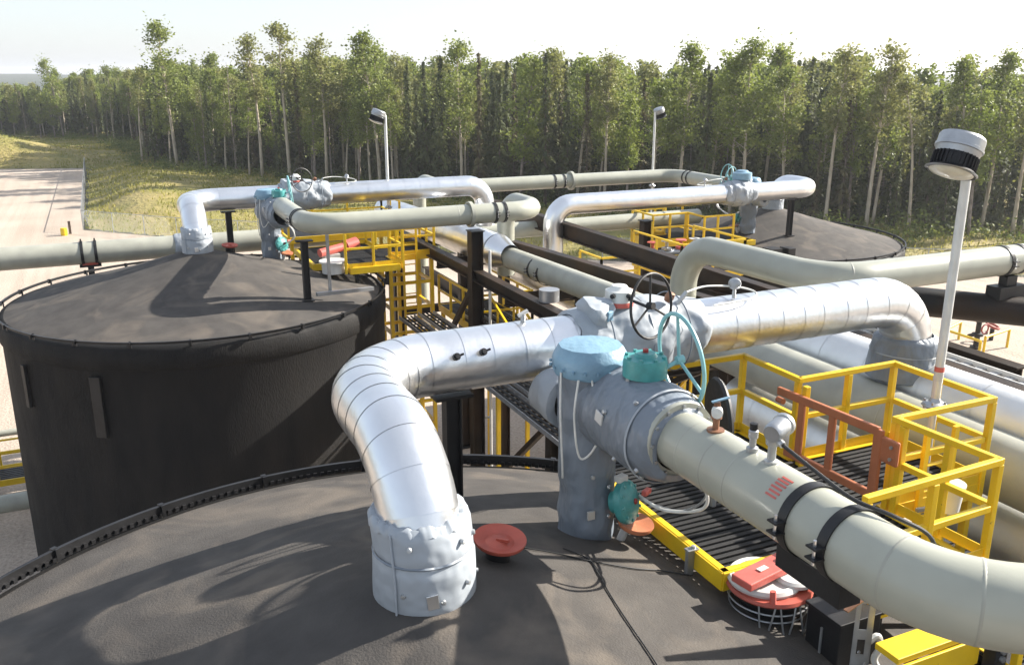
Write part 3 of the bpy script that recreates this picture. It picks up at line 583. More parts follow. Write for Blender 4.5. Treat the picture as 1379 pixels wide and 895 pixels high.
# swing gate
def gate():
    t = thing('swing_gate', xfp(Vector((5.53, .9, .85))), 'orange swing gate across the opening in the yellow railing', 'gate'); x = 5.44
    def bar(n_, p, q, wd=.055, h=.105): MB(xfp).bar(p, q, wd, h, (1, 0, 0) if 0 else (0, 0, 1)).build(n_, 'orange', t, 0, bevel=.012)
    bar('top_bar', (x, 1.83, 1.74), (x, .16, 1.80)); bar('bottom_bar', (x, 1.62, .98), (x, .16, 1.02))
    for y in (1.38, .86): MB(xfp).box((x-.002, y, 1.38), (.045, .10, .74)).build('upright', 'orange', t, 0, bevel=.012)
    MB(xfp).box((x, .16, 1.40), (.052, .12, .86)).build('hinge_upright', 'orange', t, 0, bevel=.012)
    MB(xfp).box((x+.01, .0, 1.62), (.05, .26, .30)).build('hinge_plate', 'orange', t, 0, bevel=.03)
    MB(xfp).tube([(x, 1.72, 1.62), (x, 1.83, 1.62)], .04, 12).build('latch', 'orange', t)
    for z in (1.55, 1.69): MB(xfp).lathe([(0, .02), (.02, .02), (.02, 0)], (x-.02, -.05, z), (-1, 0, 0), 8).build('hinge_bolt', 'steel', t)
gate()
# lamp posts
def lamp(x, y, z0, z1, zp, hd, label):
    t = thing('lamp_post', (x, y, z0), label, 'lamp', 'tall lamps on the platform railings')
    MB().tube([(x, y, z0), (x, y, zp)], .042, 14).build('lower_pole', 'conduit', t); MB().tube([(x, y, zp), (x, y, z1)], .052, 16).build('pole', 'conduit', t)
    MB().lathe([(.055, -.02), (.13, -.02), (.15, 0), (.13, .03), (.075, .05), (.055, .09)], (x, y, zp), (0, 0, 1), 8).build('clamp_flange', 'galv', t, 30)
    for k in range(4): a = k*PI/2+.5; MB().tube([(x+.11*math.cos(a), y+.11*math.sin(a), zp-.06), (x+.11*math.cos(a), y+.11*math.sin(a), zp+.06)], .014, 6).build('bolt', 'galv', t)
    MB().lathe([(.054, 0), (.057, .0), (.057, .06), (.054, .06)], (x, y, zp+.42), (0, 0, 1), 14).build('red_sticker', 'salmon', t)
    MB().lathe([(.054, 0), (.056, .0), (.056, .10), (.054, .10)], (x, y, zp+.31), (0, 0, 1), 14).build('white_sticker', 'white', t)
    hd = Vector((hd[0], hd[1], 0)).normalized(); ax = (Vector((0, 0, 1))-hd*.42).normalized(); c = Vector((x, y, z1-.06))+hd*.27
    hn = MB().lathe([(0, .255), (.17, .25), (.225, .235), (.24, .21), (.24, .12), (.25, .115), (.25, .085), (.235, .08), (.22, .02), (0, .02)], c, ax, 36).build('lamp_housing', 'galv', t, 30)
    MB().lathe([(.215, .03), (.215, -.12), (.262, -.15), (.262, -.168), (.2, -.165)], c, ax, 36).build('black_shroud', 'black_steel', t, 30)
    b = MB()
    a_ = ax.cross(Vector((1, 0, 0))).normalized(); b_ = ax.cross(a_)
    for k in range(30):
        g = 2*PI*k/30; e = a_*math.cos(g)+b_*math.sin(g); b.bar(c+e*.222+ax*.02, c+e*.222-ax*.12, .006, .03, e)
    b.build('cooling_fins', 'black_steel', t, 0)
    MB().lathe([(.255, -.15), (.272, -.158), (.255, -.172)], c, ax, 36).build('lens_ring', 'galv', t); MB().lathe([(.235, -.16), (.22, -.18), (.14, -.205), (0, -.215)], c, ax, 30).build('lens', 'lens', t)
    MB().tube([Vector((x, y, z1-.02)), Vector((x, y, z1+.03))+hd*.05, c+ax*.12-hd*.15], .05, 12).build('neck', 'galv', t)
lamp(8.62, 6.91, 9.75, 13.85, 10.9, (-.98, -.18), 'near lamp post with round hooded head on the right')
lamp(9.02, 30.3, 8.6, 13.25, 10.1, (-.95, .1), 'distant lamp post above the left tank platform')
lamp(22.72, 34.54, 8, 12.95, 9.7, (.9, .1), 'distant lamp post above the far right tank platform')

# ------------------------------------------------------------------ thief hatch and small gear near the platform
xf2 = make_xf(TANK2, 0)
def hatch():
    cx, cy = 3.42, -.52; zb = roof_z(math.hypot(cx, cy)); zt = .80
    t = thing('thief_hatch', xf2(Vector((cx, cy, zb))), 'round white hatch lid with salmon red weight bar beside the grating', 'hatch')
    MB(xf2).lathe([(.27, zb-.05), (.27, zt-.10), (.38, zt-.09), (.38, zt-.05)], (cx, cy, 0), (0, 0, 1), 36).build('neck', 'black_steel', t, 30)
    MB(xf2).lathe([(.25, zt-.05), (.41, zt-.05), (.425, zt-.03), (.41, zt+.0), (.25, zt)], (cx, cy, 0), (0, 0, 1), 40).build('red_flange', 'red_oxide', t, 30)
    MB(xf2).lathe([(.355, zt+.0), (.365, zt+.03), (.34, zt+.06), (.30, zt+.065), (.28, zt+.05), (0, zt+.055)], (cx-.03, cy+.05, 0), (0, 0, 1), 40).build('white_lid', 'white', t, 30)
    MB(xf2).lathe([(.19, zt+.04), (.20, zt+.08), (.17, zt+.10), (0, zt+.10)], (cx+.20, cy-.13, 0), (0, 0, 1), 28).build('lid_lobe', 'white', t, 30)
    wb = MB(xf2).bar((cx-.42, cy-.07, zt+.13), (cx+.36, cy+.06, zt+.16), .25, .08).build('weight_bar', 'salmon', t, 0, bevel=.012)
    MB(xf2).bar((cx+.27, cy+.045, zt+.22), (cx+.37, cy+.06, zt+.235), .26, .09).build('bar_end', 'salmon', wb, 0, bevel=.01)
    MB(xf2).box((cx-.12, cy-.02, zt+.1885), (.12, .06, .006), rz=.2).build('paint_patch', 'white', wb, 0)
    MB(xf2).tube([(cx+.16, cy+.03, zt+.17), (cx+.16, cy+.03, zt+.23)], .03, 10).build('knob', 'red_dark', wb)
    MB(xf2).tube([(cx-.22, cy-.30, zt+.12), (cx-.22, cy-.32, zt-.02)], .03, 10).build('hinge_pin', 'salmon', wb)
    for k in range(2):
        z = zt-.13-.09*k; MB(xf2).torus((cx, cy, z), (0, 0, 1), .40-.02*k, .009, 40, 6).build('wire_ring', 'galv', t)
    for k in range(5):
        a = -2.5+.5*k; c, s_ = math.cos(a), math.sin(a)
        cable(xf2, [(cx+.41*c, cy+.41*s_, zt-.04), (cx+.44*math.cos(a+.08), cy+.44*math.sin(a+.08), zt-.28), (cx+.42*math.cos(a+.2), cy+.42*math.sin(a+.2), zt-.38), (cx+.43*math.cos(a+.3), cy+.43*math.sin(a+.3), zt-.2), (cx+.41*math.cos(a+.38), cy+.41*math.sin(a+.38), zt-.04)], .009, 'wire_loop', 'galv', t)
hatch()
def small_post():
    x, y = 2.96, .18; zb = roof_z(math.hypot(x, y)); t = thing('bracket_post', xf2(Vector((x, y, zb))), 'short grey bracket stub standing by the yellow platform edge', 'bracket')
    MB(xf2).box((x, y, zb+.14), (.09, .05, .28)).build('stub', 'galv', t, 0, bevel=.008); MB(xf2).box((x+.02, y, zb+.29), (.14, .08, .02)).build('top_plate', 'galv', t, 0, bevel=.004)
    MB(xf2).lathe([(0, .03), (.025, .025), (.025, 0)], (x+.04, y, zb+.3), (0, 0, 1), 8).build('bolt', 'steel', t)
small_post()
def strut_post():
    x, y = 3.60, -1.56; t = thing('slotted_post', xf2(Vector((x, y, -.1))), 'grey slotted steel post below the cream pipe at the bottom right', 'post')
    zt = 1.22; m = Matrix.Rotation(-.55, 3, 'Z')
    b = MB(xf2)     # channel web with a real slot: left strip, right strip, bridges
    for dx in (-.055, .055): b.box(Vector((x, y, .55))+m @ Vector((dx, 0, 0)), (.04, .012, 1.34), rot=m)
    for z, h in ((1.17, .10), (.80, .10), (.42, .34), (.02, .3)): b.box(Vector((x, y, z))+m @ Vector((0, .001, 0)), (.075, .011, h), rot=m)
    b.build('slotted_web', 'steel', t, 0)
    MB(xf2).box(Vector((x, y, .55))+m @ Vector((.082, .035, 0)), (.012, .08, 1.34), rot=m).build('side_flange', 'galv', t, 0)
    for z in (1.12, .62, .5, .35): MB(xf2).lathe([(0, .012), (.016, .01), (.018, 0)], Vector((x, y-.006, z))+m @ Vector((.05*math.sin(z*40), -.002, 0)), (0, -1, 0), 8).build('bolt', 'galv', t)
    MB(xf2).bar((x-.30, y-.06, 1.16), (x+.02, y-.02, 1.235), .05, .012).build('strap', 'brass', t, 0)
    MB(xf2).bar((x-.20, y-.08, .42), (x-.02, y-.03, .46), .06, .04).build('foot_clip', 'galv', t, 0)
    cable(xf2, [(x+.10, y, .70), (x+.18, y-.02, .74), (x+.22, y-.03, .62), (x+.14, y-.05, .52), (x+.22, y-.12, .35), (x+.3, y-.2, .1)], .032, 'white_hose', 'gauge_white', t)
strut_post()
def side_frame():
    # yellow end beam with black bracket, and the stair that leaves the platform
    t = thing('stair', xf2(Vector((4.6, -1.9, .2))), 'yellow stair leaving the nearest platform under the cream pipe bend', 'stairs')
    MB(xf2).box((4.08, -1.86, .80), (1.0, .26, .06)).build('landing_plate', 'yellow', t, 0, bevel=.006); MB(xf2).box((4.08, -2.0, .63), (1.0, .03, .26)).build('stringer_face', 'yellow', t, 0, bevel=.006)
    MB(xf2).box((4.68, -2.1, .42), (.16, .12, .8)).build('bracket', 'black_steel', t, 0, bevel=.006)
    for z in (.62, .70): MB(xf2).lathe([(0, .03), (.03, .03), (.03, 0)], (4.68, -2.16, z), (0, -1, 0), 6).build('bolt', 'galv', t, 0)
    for k in range(9):
        x = 4.95+.27*k; z = .45-.22*k; MB(xf2).box((x, -1.75, z), (.27, .75, .035)).build('step', 'black_steel', t, 0); MB(xf2).box((x-.12, -1.75, z+.012), (.03, .75, .04)).build('step_nosing', 'yellow', t, 0)
    for y in (-2.15, -1.35): MB(xf2).bar((4.7, y, .45), (7.3, y, -1.65), .035, .24).build('stringer', 'yellow', t, 0, bevel=.004)
    for k in range(4):
        x = 4.85+.75*k; z = .45-.62*k; MB(xf2).box((x, -2.19, z+.45), (.07, .07, 1.0)).build('post', 'yellow', t, 0, bevel=.006)
    MB(xf2).bar((4.85, -2.19, 1.38), (7.2, -2.19, -.5), .06, .06).build('handrail', 'yellow', t, 0, bevel=.006); MB(xf2).bar((4.85, -2.19, .9), (7.2, -2.19, -.98), .05, .05).build('mid_rail', 'yellow', t, 0, bevel=.006)
side_frame()
def black_housing():
    t = thing('cable_box', xf2(Vector((3.65, -1.15, -.05))), 'black sheet metal box under the cream pipe next to the hatch', 'box')
    MB(xf2).box((3.72, -1.22, .38), (.5, .42, .9)).build('body', 'black_steel', t, 0, bevel=.012); MB(xf2).box((3.72, -1.22, .845), (.54, .46, .03)).build('lid', 'black_steel', t, 0, bevel=.006); MB(xf2).box((3.46, -1.22, .45), (.015, .02, .5)).build('door_edge', 'steel', t, 0)
black_housing()
t = thing('blind_disc', xf2(Vector((3.75, .95, 1.1))), 'round black disc standing behind the outlet jacket on the platform', 'disc')
MB(xf2).lathe([(0, .04), (.26, .05), (.44, .03), (.46, 0), (.44, -.03), (0, -.04)], (3.82, .95, 1.95), (1, -.35, .05), 36).build('disc', 'rubber', t); MB(xf2).tube([(3.82, .95, 1.6), (3.82, .95, .86)], .04, 10).build('stand', 'steel', t)
t = thing('bucket', xf2(Vector((6.15, -.2, .4))), 'small white pail hung outside the yellow railing at right', 'bucket')
MB(xf2).lathe([(0, .0), (.13, .0), (.16, .30), (.17, .30), (.17, .325), (0, .33)], (6.05, -.35, .95), (0, 0, 1), 24).build('pail', 'white', t); MB(xf2).bar((5.64, -.3, 1.0), (6.0, -.35, 1.0), .04, .04).build('hook', 'steel', t, 0)
# loose cable and a wire's cast shadow, both dark tubes on the nearest roof
def roof_cable_or_shadow(pts, label):
    P = [(x, y, roof_z(math.hypot(x, y))+.016) for x, y in pts]; o = cable(xf2, P, .008, 'roof_cable_or_shadow', 'rubber', None); return tag(o, label, 'cable')
roof_cable_or_shadow([(1.75, .72), (1.9, .45), (1.82, .1), (1.72, -.3), (1.66, -.7), (1.62, -1.2), (1.55, -1.8), (1.52, -2.4)], 'thin dark tube standing in for a wire shadow down the nearest roof front')  # a wire's cast shadow, modelled as a thin dark tube
roof_cable_or_shadow([(1.15, .75), (1.5, .62), (1.9, .40), (2.3, .26), (2.65, .22), (2.95, .12)], 'thin black cable lying across the nearest roof toward the platform')

# ------------------------------------------------------------------ headers and rack between the tanks
def header(name, pts, r, label, mtl='silver', seg=lambda i: 1.1, bend=1.0, group=None, n=48):
    t = thing(name, pts[0], label, 'pipe', group)
    p = route(pts, bend) if len(pts) > 2 else [Vector(q) for q in pts]
    if mtl.startswith('silver'): clad_pipe(name, None, p, r, seg, t, mtl, n)
    else:
        for pc in cut(p, seg):
            MB().tube(grow(pc, .004), r, n, cap=False).build('pipe_spool', mtl, t, 60)
            e = pc[-1]; d = (pc[-1]-pc[-2]).normalized(); MB().lathe([(r, -.016), (r+.003, -.008), (r+.0035, 0), (r+.003, .008), (r, .016)], e, d, n).build('weld_ring', 'cream_dusty' if mtl.startswith('cream') else mtl, t)
    return t
hd = header('header_pipe', [(10.72, -4, 10.16), (10.72, 13.2, 10.16)], .44, 'bright silver header running behind the nearest platform to the right edge', 'silver_old', seg=lambda i: (.9, 1.05)[i % 2])
header('header_pipe', [(9.98, -4, 9.86), (9.98, 13.6, 9.86)], .42, 'cream header running alongside in front of the silver header at right', 'cream_dusty', lambda i: (5.2, 3.4, 4)[min(i, 2)])
# branch saddle blanket where the silver pipe drops onto the header
jacket(None, [(.50, .0), (.54, .02), (.51, .3), (.50, .38), (.50, .42), (.45, .62), (.37, .66)], (10.58, 9.12, 10.30), (0, 0, 1), 40, .03, 3.4, 8).build('branch_jacket', 'jacket', hd, 60)
MB().lathe([(.49, -.012), (.50, 0), (.49, .012)], (10.58, 9.12, 10.70), (0, 0, 1), 40).build('jacket_strap', 'jacket_light', hd)
hd1 = header('header_pipe', [(10.9, 25.0, 9.35), (10.9, 37, 9.0)], .52, 'silver header under the left tank outlet, seen beyond the ladder', seg=lambda i: .9)
MB().lathe([(.52, .0), (.50, .1), (.36, .6), (.335, .75)], (10.9, 25.02, 9.35), (.12, -1, -.05), 40).build('reducer', 'silver', hd1)
header('header_pipe', [(13.2, 20, 7.9), (13.2, 38, 7.9)], .5, 'silver header low in the rack beyond the black beam', seg=lambda i: 1.0)
t = header('rack_pipe', [(11.05, 12.6, 9.50), (11.05, 24.9, 9.20)], .33, 'cream pipe lying in the black rack between the tanks', 'cream_dusty', lambda i: (3.2, 4.6, 3, 3)[min(i, 3)])
for y in (21.9, 22.5): clamp(None, (11.05, y, 9.24+.0), (0, 1, 0), .33, t, (-1, 0, 0))
MB().lathe([(.33, -.04), (.365, -.04), (.365, .04), (.33, .04)], (11.05, 17.6, 9.385), (0, 1, 0), 32).build('flange', 'brass', t, 30)
t = header('overhead_pipe', [(11.6, 16.2, 8.2), (11.6, 16.2, 11.0), (11.85, 12.05, 11.0), (34, 12.05, 11.0)], .30, 'cream pipe rising from the rack and running right across the far tank', 'cream', lambda i: (3.2, 3.5, 4.5, 6, 6, 6)[min(i, 5)], .95)
for x in (16.35, 16.8, 17.2): clamp(None, (x, 12.05, 11.0), (1, 0, 0), .30, t, (0, -1, 0))
header('yard_pipe', [(-30, 34.4, 8.55), (9.4, 34.4, 8.55)], .40, 'long cream pipe passing behind the left tank toward the left edge', 'cream_dusty', lambda i: (14, 12.0, 7.2, 7)[min(i, 3)])
header('yard_pipe', [(12, 30.0, 9.0), (22, 30.0, 9.0)], .30, 'thin cream pipe low behind the middle silver elbow', 'cream', lambda i: 4.2)
header('yard_pipe', [(-30, 31.2, 1.0), (1.5, 31.2, 1.0)], .30, 'low green grey pipe near the ground at the far left edge', 'cream_dusty', lambda i: 5)
header('yard_pipe', [(-30, 37.2, 1.3), (1.5, 37.2, 1.3)], .13, 'thin grey pipe near the ground left of the big tank', 'cream_dusty', lambda i: 6)
def pipe_stand(x, y, z, label):
    t = thing('pipe_stand', (x, y, 0), label, 'support', 'stands under the long cream pipe'); MB().box((x, y, z/2-.25), (.2, .2, z-.5)).build('post', 'black_steel', t, 0)
    MB().box((x, y, z-.44), (.7, .4, .08)).build('saddle', 'black_steel', t, 0)
    for dx in (-.22, .22): MB().lathe([(.405, -.05), (.425, -.05), (.425, .05), (.405, .05)], (x+dx, y, z), (1, 0, 0), 32).build('clamp_band', 'black_steel', t, 30); MB().tube([(x+dx, y-.1, z+.40), (x+dx, y-.1, z+.52)], .03, 6).build('clamp_bolt', 'black_steel', t)
    MB().box((x, y-.2, z-.36), (.5, .1, .08)).build('red_pad', 'red_oxide', t, 0)
pipe_stand(-.75, 34.4, 8.55, 'black stand with clamps under the cream pipe left of the tank')
pipe_stand(-12.5, 34.4, 8.55, 'black stand under the cream pipe outside the left edge')
b = MB().lathe([(.42, -.5), (.46, -.42), (.46, .35), (.42, .42)], (2.6, 34.4, 8.55), (1, 0, 0), 30); wrinkle(b, .04, 3, 1); tag(b.build('pipe_wrap', 'jacket_light', None, 60), 'crumpled silver wrap round the cream pipe behind the left roof', 'wrap')

def rack():
    BM = 'black_beam'
    def beam(p, q, label, wd=.28, h=.5, cat='beam'):
        o = MB().ibeam(p, q, wd, h, .04, .03).build('rack_beam', BM, None, 0, bevel=.004); return tag(o, label, cat, 'black beams of the pipe rack')
    beam((9.62, 14.2, 9.14), (9.62, 32.5, 9.14), 'near long black beam of the rack passing the tall column', h=.34)
    beam((12.0, 15.6, 9.86), (12.0, 31, 9.16), 'far long brown edged black beam of the rack above the cream pipe', h=.72)
    beam((9.62, 10.0, 6.3), (9.62, 22.5, 6.3), 'low black beam of the rack under the trays', h=.35)
    beam((12.25, 10.0, 6.6), (12.25, 36, 6.6), 'low far black beam of the rack')
    beam((12.5, -3, 9.98), (12.5, 13.6, 9.98), 'deep black beam right of the silver header', .36, .85)
    beam((14.6, 10.0, 9.6), (14.6, 34, 9.6), 'black beam beyond the cream riser', .3, .55)
    for i, y in enumerate((15.2, 18.6, 22.0, 27.6, 31.5)):
        nth = ('nearest', 'second', 'third', 'fourth', 'farthest')[i]
        beam((9.8, y, 8.72 if i else 8.7), (12.1, y, 8.72 if i else 8.7), nth+' black cross beam of the rack, counted from the camera', .22, .34, 'cross beam')
        beam((9.8, y, 6.1), (12.1, y, 6.1), nth+' low cross beam of the rack, counted from the camera', .2, .3, 'cross beam')
    def column(x, y, z, label, s=.30):
        t = thing('rack_column', (x, y, 0), label, 'column', 'black columns of the pipe rack'); b = MB(); b.box((x-s/2, y, z/2), (.03, s, z)); b.box((x+s/2, y, z/2), (.03, s, z)); b.box((x, y, z/2), (s-.02, .025, z)); b.build('column', BM, t, 0, bevel=.004)
        MB().box((x, y, .02), (.6, .6, .04)).build('base_plate', 'black_steel', t, 0)
        MB().box((x, y, z+.015), (.42, .42, .03)).build('cap_plate', 'black_steel', t, 0)
    column(9.62, 23.72, 10.25, 'tall black column in the middle carrying the cream pipe', .34)
    for i, y in enumerate((15.2, 18.6, 31.5)):
        column(9.62, y, 8.66, ('near', 'second', 'farthest')[i]+' black column on the near side of the rack')
    for i, y in enumerate((15.2, 18.6, 22.0, 27.6, 31.5)):
        column(12.25, y, 8.52, ('nearest', 'second', 'middle', 'fourth', 'farthest')[i]+' black column on the far side of the rack')
    column(18.2, 28.0, 9.35, 'black post under the middle silver pipe near the far platform', .3)
    column(12.6, 13.2, 9.3, 'black column at the end of the deep black beam')
    # braces
    for i, (p, q) in enumerate((((12.25, 15.4, 8.4), (12.25, 18.4, 6.7)), ((12.25, 21.8, 8.4), (12.25, 18.8, 6.7)), ((9.62, 27.2, 5.4), (9.62, 24.0, 8.5)), ((9.62, 18.4, 6.1), (9.62, 15.4, 2)), ((9.62, 18.8, 6.1), (9.62, 23.5, 2)))):
        tag(MB().bar(p, q, .14, .14).build('rack_brace', BM, None, 0), ('near far-side', 'second far-side', 'upper near-side', 'lower front', 'lower long')[i]+' diagonal black brace of the rack', 'brace')
    # cable trays on low cross beams
    for i, (x, z) in enumerate(((8.35, 7.15), (9.0, 7.2), (10.4, 7.1), (11.2, 7.1))):
        t = thing('cable_tray', (x, 12, z-.1), ('galvanised ladder tray nearest the big tank, below the silver pipe', 'second galvanised ladder tray from the tank, below the silver pipe', 'third galvanised ladder tray inside the rack', 'farthest galvanised ladder tray inside the rack')[i], 'cable tray', 'ladder trays below the silver pipe')
        for s_ in (-1, 1): MB().box((x+.25*s_, 18, z), (.03, 17, .11)).build('side_rail', 'galv', t, 0)
        for k in range(56): MB().box((x, 9.7+.3*k, z-.03), (.47, .05, .03)).build('rung', 'galv', t, 0)
        for k in range(3): MB().tube([(x-.15+.13*k, 9.6, z+.02), (x-.15+.13*k, 26.4, z+.02)], .03, 6).build('laid_cable', 'rubber', t)
    o = MB().bar((7.9, 13.2, 8.35), (10.4, 13.5, 8.35), .24, .06); o = o.build('strut_plate', 'galv', None, 0, bevel=.004); tag(o, 'grey flat strut crossing above the ladder trays', 'strut')
    t = thing('conduit_riser', (9.98, 23.5, 0), 'thin grey conduit strapped to the tall black column', 'conduit'); MB().tube([(9.98, 23.5, 0), (9.98, 23.5, 9.7)], .045, 10).build('tube', 'conduit', t)
    for z in (2.5, 4.5, 6.5, 8.5): MB().box((9.92, 23.55, z), (.2, .05, .06)).build('strap', 'galv', t, 0)
rack()
header('lower_pipe', [(8.35, -4, 8.35), (8.35, 9.6, 8.35)], .34, 'dark filler pipe added under the nearest yellow landing to darken the gap', 'black_pipe', lambda i: 3, n=32)  # added dark filler, keeps bright gravel from showing through
header('lower_pipe', [(9.35, -4, 8.1), (9.35, 9.6, 8.1)], .36, 'second dark filler pipe added below the dull silver pipe to darken the gap', 'black_pipe', lambda i: 3.4, n=32)  # another added filler that keeps this gap dark
header('lower_pipe', [(11.7, -4, 8.9), (11.7, 12.6, 8.9)], .3, 'dark pipe between the silver header and the deep black beam', 'black_pipe', lambda i: 3.4, n=32)
for i_, (x_, z_) in enumerate(((7.85, 8.62), (8.72, 8.8), (8.98, 8.62))):
    tag(MB().tube([(x_, -4, z_), (x_, 9.6, z_)], .05, 10).build('conduit_run', 'conduit', None), ('thin grey conduit nearest the platform below the railing', 'middle grey conduit low beside the silver header', 'grey conduit closest under the silver header')[i_], 'conduit')
header('lower_pipe', [(10.3, -4, 8.85), (10.3, 12.4, 8.85)], .46, 'dull silver filler pipe added low under the cream header to cover bright gravel', 'silver_old', lambda i: 1.3)  # added gap filler giving the grey of shaded silver
t = thing('filler_deck', (9.6, 2.6, 7.3), 'dark slatted deck added under the pipes on the right to darken bright gravel', 'deck')  # added dark floor that hides the sunlit gravel below
for k in range(56): MB().box((10.0, -3.9+.24*k, 7.4), (5.0, .20, .05)).build('deck_plank', 'grate', t, 0)
for x_ in (7.6, 10, 12.4): MB().box((x_, 2.7, 7.26), (.15, 13.4, .2)).build('deck_beam', 'black_steel', t, 0)
for x_ in (7.7, 12.3):
    for y_ in (-3, 3, 9): MB().box((x_, y_, 3.58), (.2, .2, 7.16)).build('deck_leg', 'black_steel', t, 0)
def under_beam():
    t = thing('pipe_bridge', (16, 11.9, 8.7), 'dark brown pipe bridge under the cream pipe at the right edge', 'bridge')
    MB().tube([(13.0, 14.4, 10.25), (17, 11.6, 9.95), (30, 2.6, 9.0)], .30, 20).build('bridge_tube', 'black_beam', t)
    MB().box((16.6, 12.0, 10.36), (.8, .34, .26)).build('saddle_block', 'black_steel', t, 0, bevel=.01); MB().box((16.6, 12.0, 10.58), (.3, .2, .22)).build('shoe', 'black_steel', t, 0, bevel=.01)
    MB().box((17.02, 11.9, 10.3), (.12, .1, .1)).build('red_tab', 'red_oxide', t, 0)
    for (p, q) in (((14.1, 13.4, 9.35), (14.5, 13.1, 8.6)), ((14.9, 12.9, 9.3), (14.5, 13.1, 8.6))): MB().bar(p, q, .06).build('hanger', 'black_steel', t, 0)
    MB().box((14.5, 13.1, 4.3), (.2, .2, 8.6)).build('leg', 'black_steel', t, 0)
    MB().bar((13.4, 13.9, 8.62), (17.5, 10.6, 8.5), .08, .08).build('lower_rail', 'black_steel', t, 0)
under_beam()
def right_tray():
    t = thing('cable_tray', (15.2, 6, 8), 'white perforated tray running along the top of the deep black beam', 'cable tray')
    for s_ in (-1, 1): MB().box((13.15+.16*s_, 5.5, 9.84), (.03, 17, .10)).build('side_rail', 'white', t, 0)
    for k in range(60): MB().box((13.15, -2.8+.28*k, 9.82), (.29, .14, .03)).build('rung', 'galv', t, 0)
    for y in (0, 6, 12): MB().box((13.0, y, 9.74), (.6, .1, .06)).build('bracket', 'black_steel', t, 0)
right_tray()
t = thing('junction_box', (16.6, 18.6, 8.2), 'small square black box on the rim of the far right tank', 'box')
MB().box((22.35, 25.75, 8.05), (.55, .5, .7)).build('box', 'black_steel', t, 0, bevel=.02); MB().box((22.95, 25.6, 8.05), (.35, .5, .7)).build('side_box', 'black_steel', t, 0, bevel=.02)

# ladder towers under the landings
def ladder_tower(xf, label, zg, w=.09):
    t = thing('ladder_tower', xf(Vector((6.35, .85, zg))), label, 'ladder', 'yellow ladder towers below the landings'); xs, ys = (5.62, 7.05), (.14, 1.50)
    for x in xs:
        for y in ys: MB(xf).box((x, y, (zg+DZ-.2)/2), (w, w, DZ-.2-zg)).build('corner_post', 'yellow', t, 0, bevel=.006)
    for x in (6.05, 6.5): MB(xf).box((x, .02, (zg+DZ+.9)/2), (.07, .05, DZ+.9-zg)).build('ladder_rail', 'yellow', t, 0)
    z = zg+.4
    while z < DZ+.7: MB(xf).tube([(6.07, .02, z), (6.48, .02, z)], .02, 6).build('rung', 'yellow', t); z += .33
    z = DZ-.95
    while z > zg:
        for y in ys: MB(xf).box((sum(xs)/2, y, z), (1.34, w*.7, w*.8)).build('girt', 'yellow', t, 0)
        for x in xs: MB(xf).box((x, sum(ys)/2, z), (w*.7, 1.27, w*.8)).build('girt', 'yellow', t, 0)
        z -= .85
ladder_tower(xfp1, 'yellow ladder tower beside the left tank, left of the tall black column', -7.78, .125)
ladder_tower(xfp, 'yellow ladder tower under the nearest landing, right of the big tank', -8.98)

def low_platform(x0, x1, y0, y1, z, label, rails='NESW', legs=True, name='low_platform'):
    t = thing(name, ((x0+x1)/2, (y0+y1)/2, 0), label, 'platform', 'yellow platforms low in the rack')
    y = y0+.06
    while y < y1-.03: MB().box(((x0+x1)/2, y, z), (x1-x0, .10, .05)).build('grating_plank', 'black_steel', t, 0); y += .16
    for p, q in (((x0, y0), (x1, y0)), ((x1, y0), (x1, y1)), ((x1, y1), (x0, y1)), ((x0, y1), (x0, y0))): MB().bar((*p, z-.08), (*q, z-.08), .05, .22).build('edge_channel', 'yellow', t, 0)
    E = dict(S=((x0, y0), (x1, y0)), E=((x1, y0), (x1, y1)), N=((x1, y1), (x0, y1)), W=((x0, y1), (x0, y0)))
    for k in rails:
        p, q = Vector(E[k][0]), Vector(E[k][1]); n = max(1, int((q-p).length/1.1))
        for zz in (1.07, .55): MB().bar((*p, z+zz), (*q, z+zz), .06, .06).build('top_rail' if zz > 1 else 'mid_rail', 'yellow', t, 0)
        for i in range(n+1): g = p.lerp(q, i/n); MB().box((g.x, g.y, z+.5), (.07, .07, 1.08)).build('post', 'yellow', t, 0)
    if legs:
        for x in (x0+.1, x1-.1):
            for y in (y0+.1, y1-.1): MB().box((x, y, (z-.1)/2), (.12, .12, z-.1)).build('leg', 'yellow', t, 0)
low_platform(5.6, 9.6, 30.9, 33.2, 9.15, 'yellow railed walkway behind the left cream pipe', 'NEW')
low_platform(10.0, 11.9, 24.6, 28.0, 7.0, 'yellow platform inside the rack right of the ladder tower', 'SEW')
low_platform(10.0, 12.0, 19.2, 23.3, 6.2, 'lower yellow platform inside the rack behind the big silver pipe', 'NSEW')
low_platform(9.9, 11.9, 13.5, 17.5, 4.2, 'yellow platform low under the ladder trays', 'NSEW')
low_platform(17.2, 19.8, 24.2, 27.2, 8.1, 'yellow railed platform in the back left of the far right tank', 'SEW')
low_platform(14.9, 16.4, 25.5, 27.0, 7.6, 'small yellow railed landing behind the middle silver elbow', 'SW')
low_platform(-9, -1.2, 33.4, 34.6, .9, 'yellow railed walkway at ground level by the left edge', 'SN', False, 'ground_walkway')
tag(MB().tube([(9.85, 19.4, 9.15), (9.85, 19.4, 9.45)], .26, 20).build('instrument_can', 'galv', None), 'small round galvanised can beside the ladder tower', 'can')
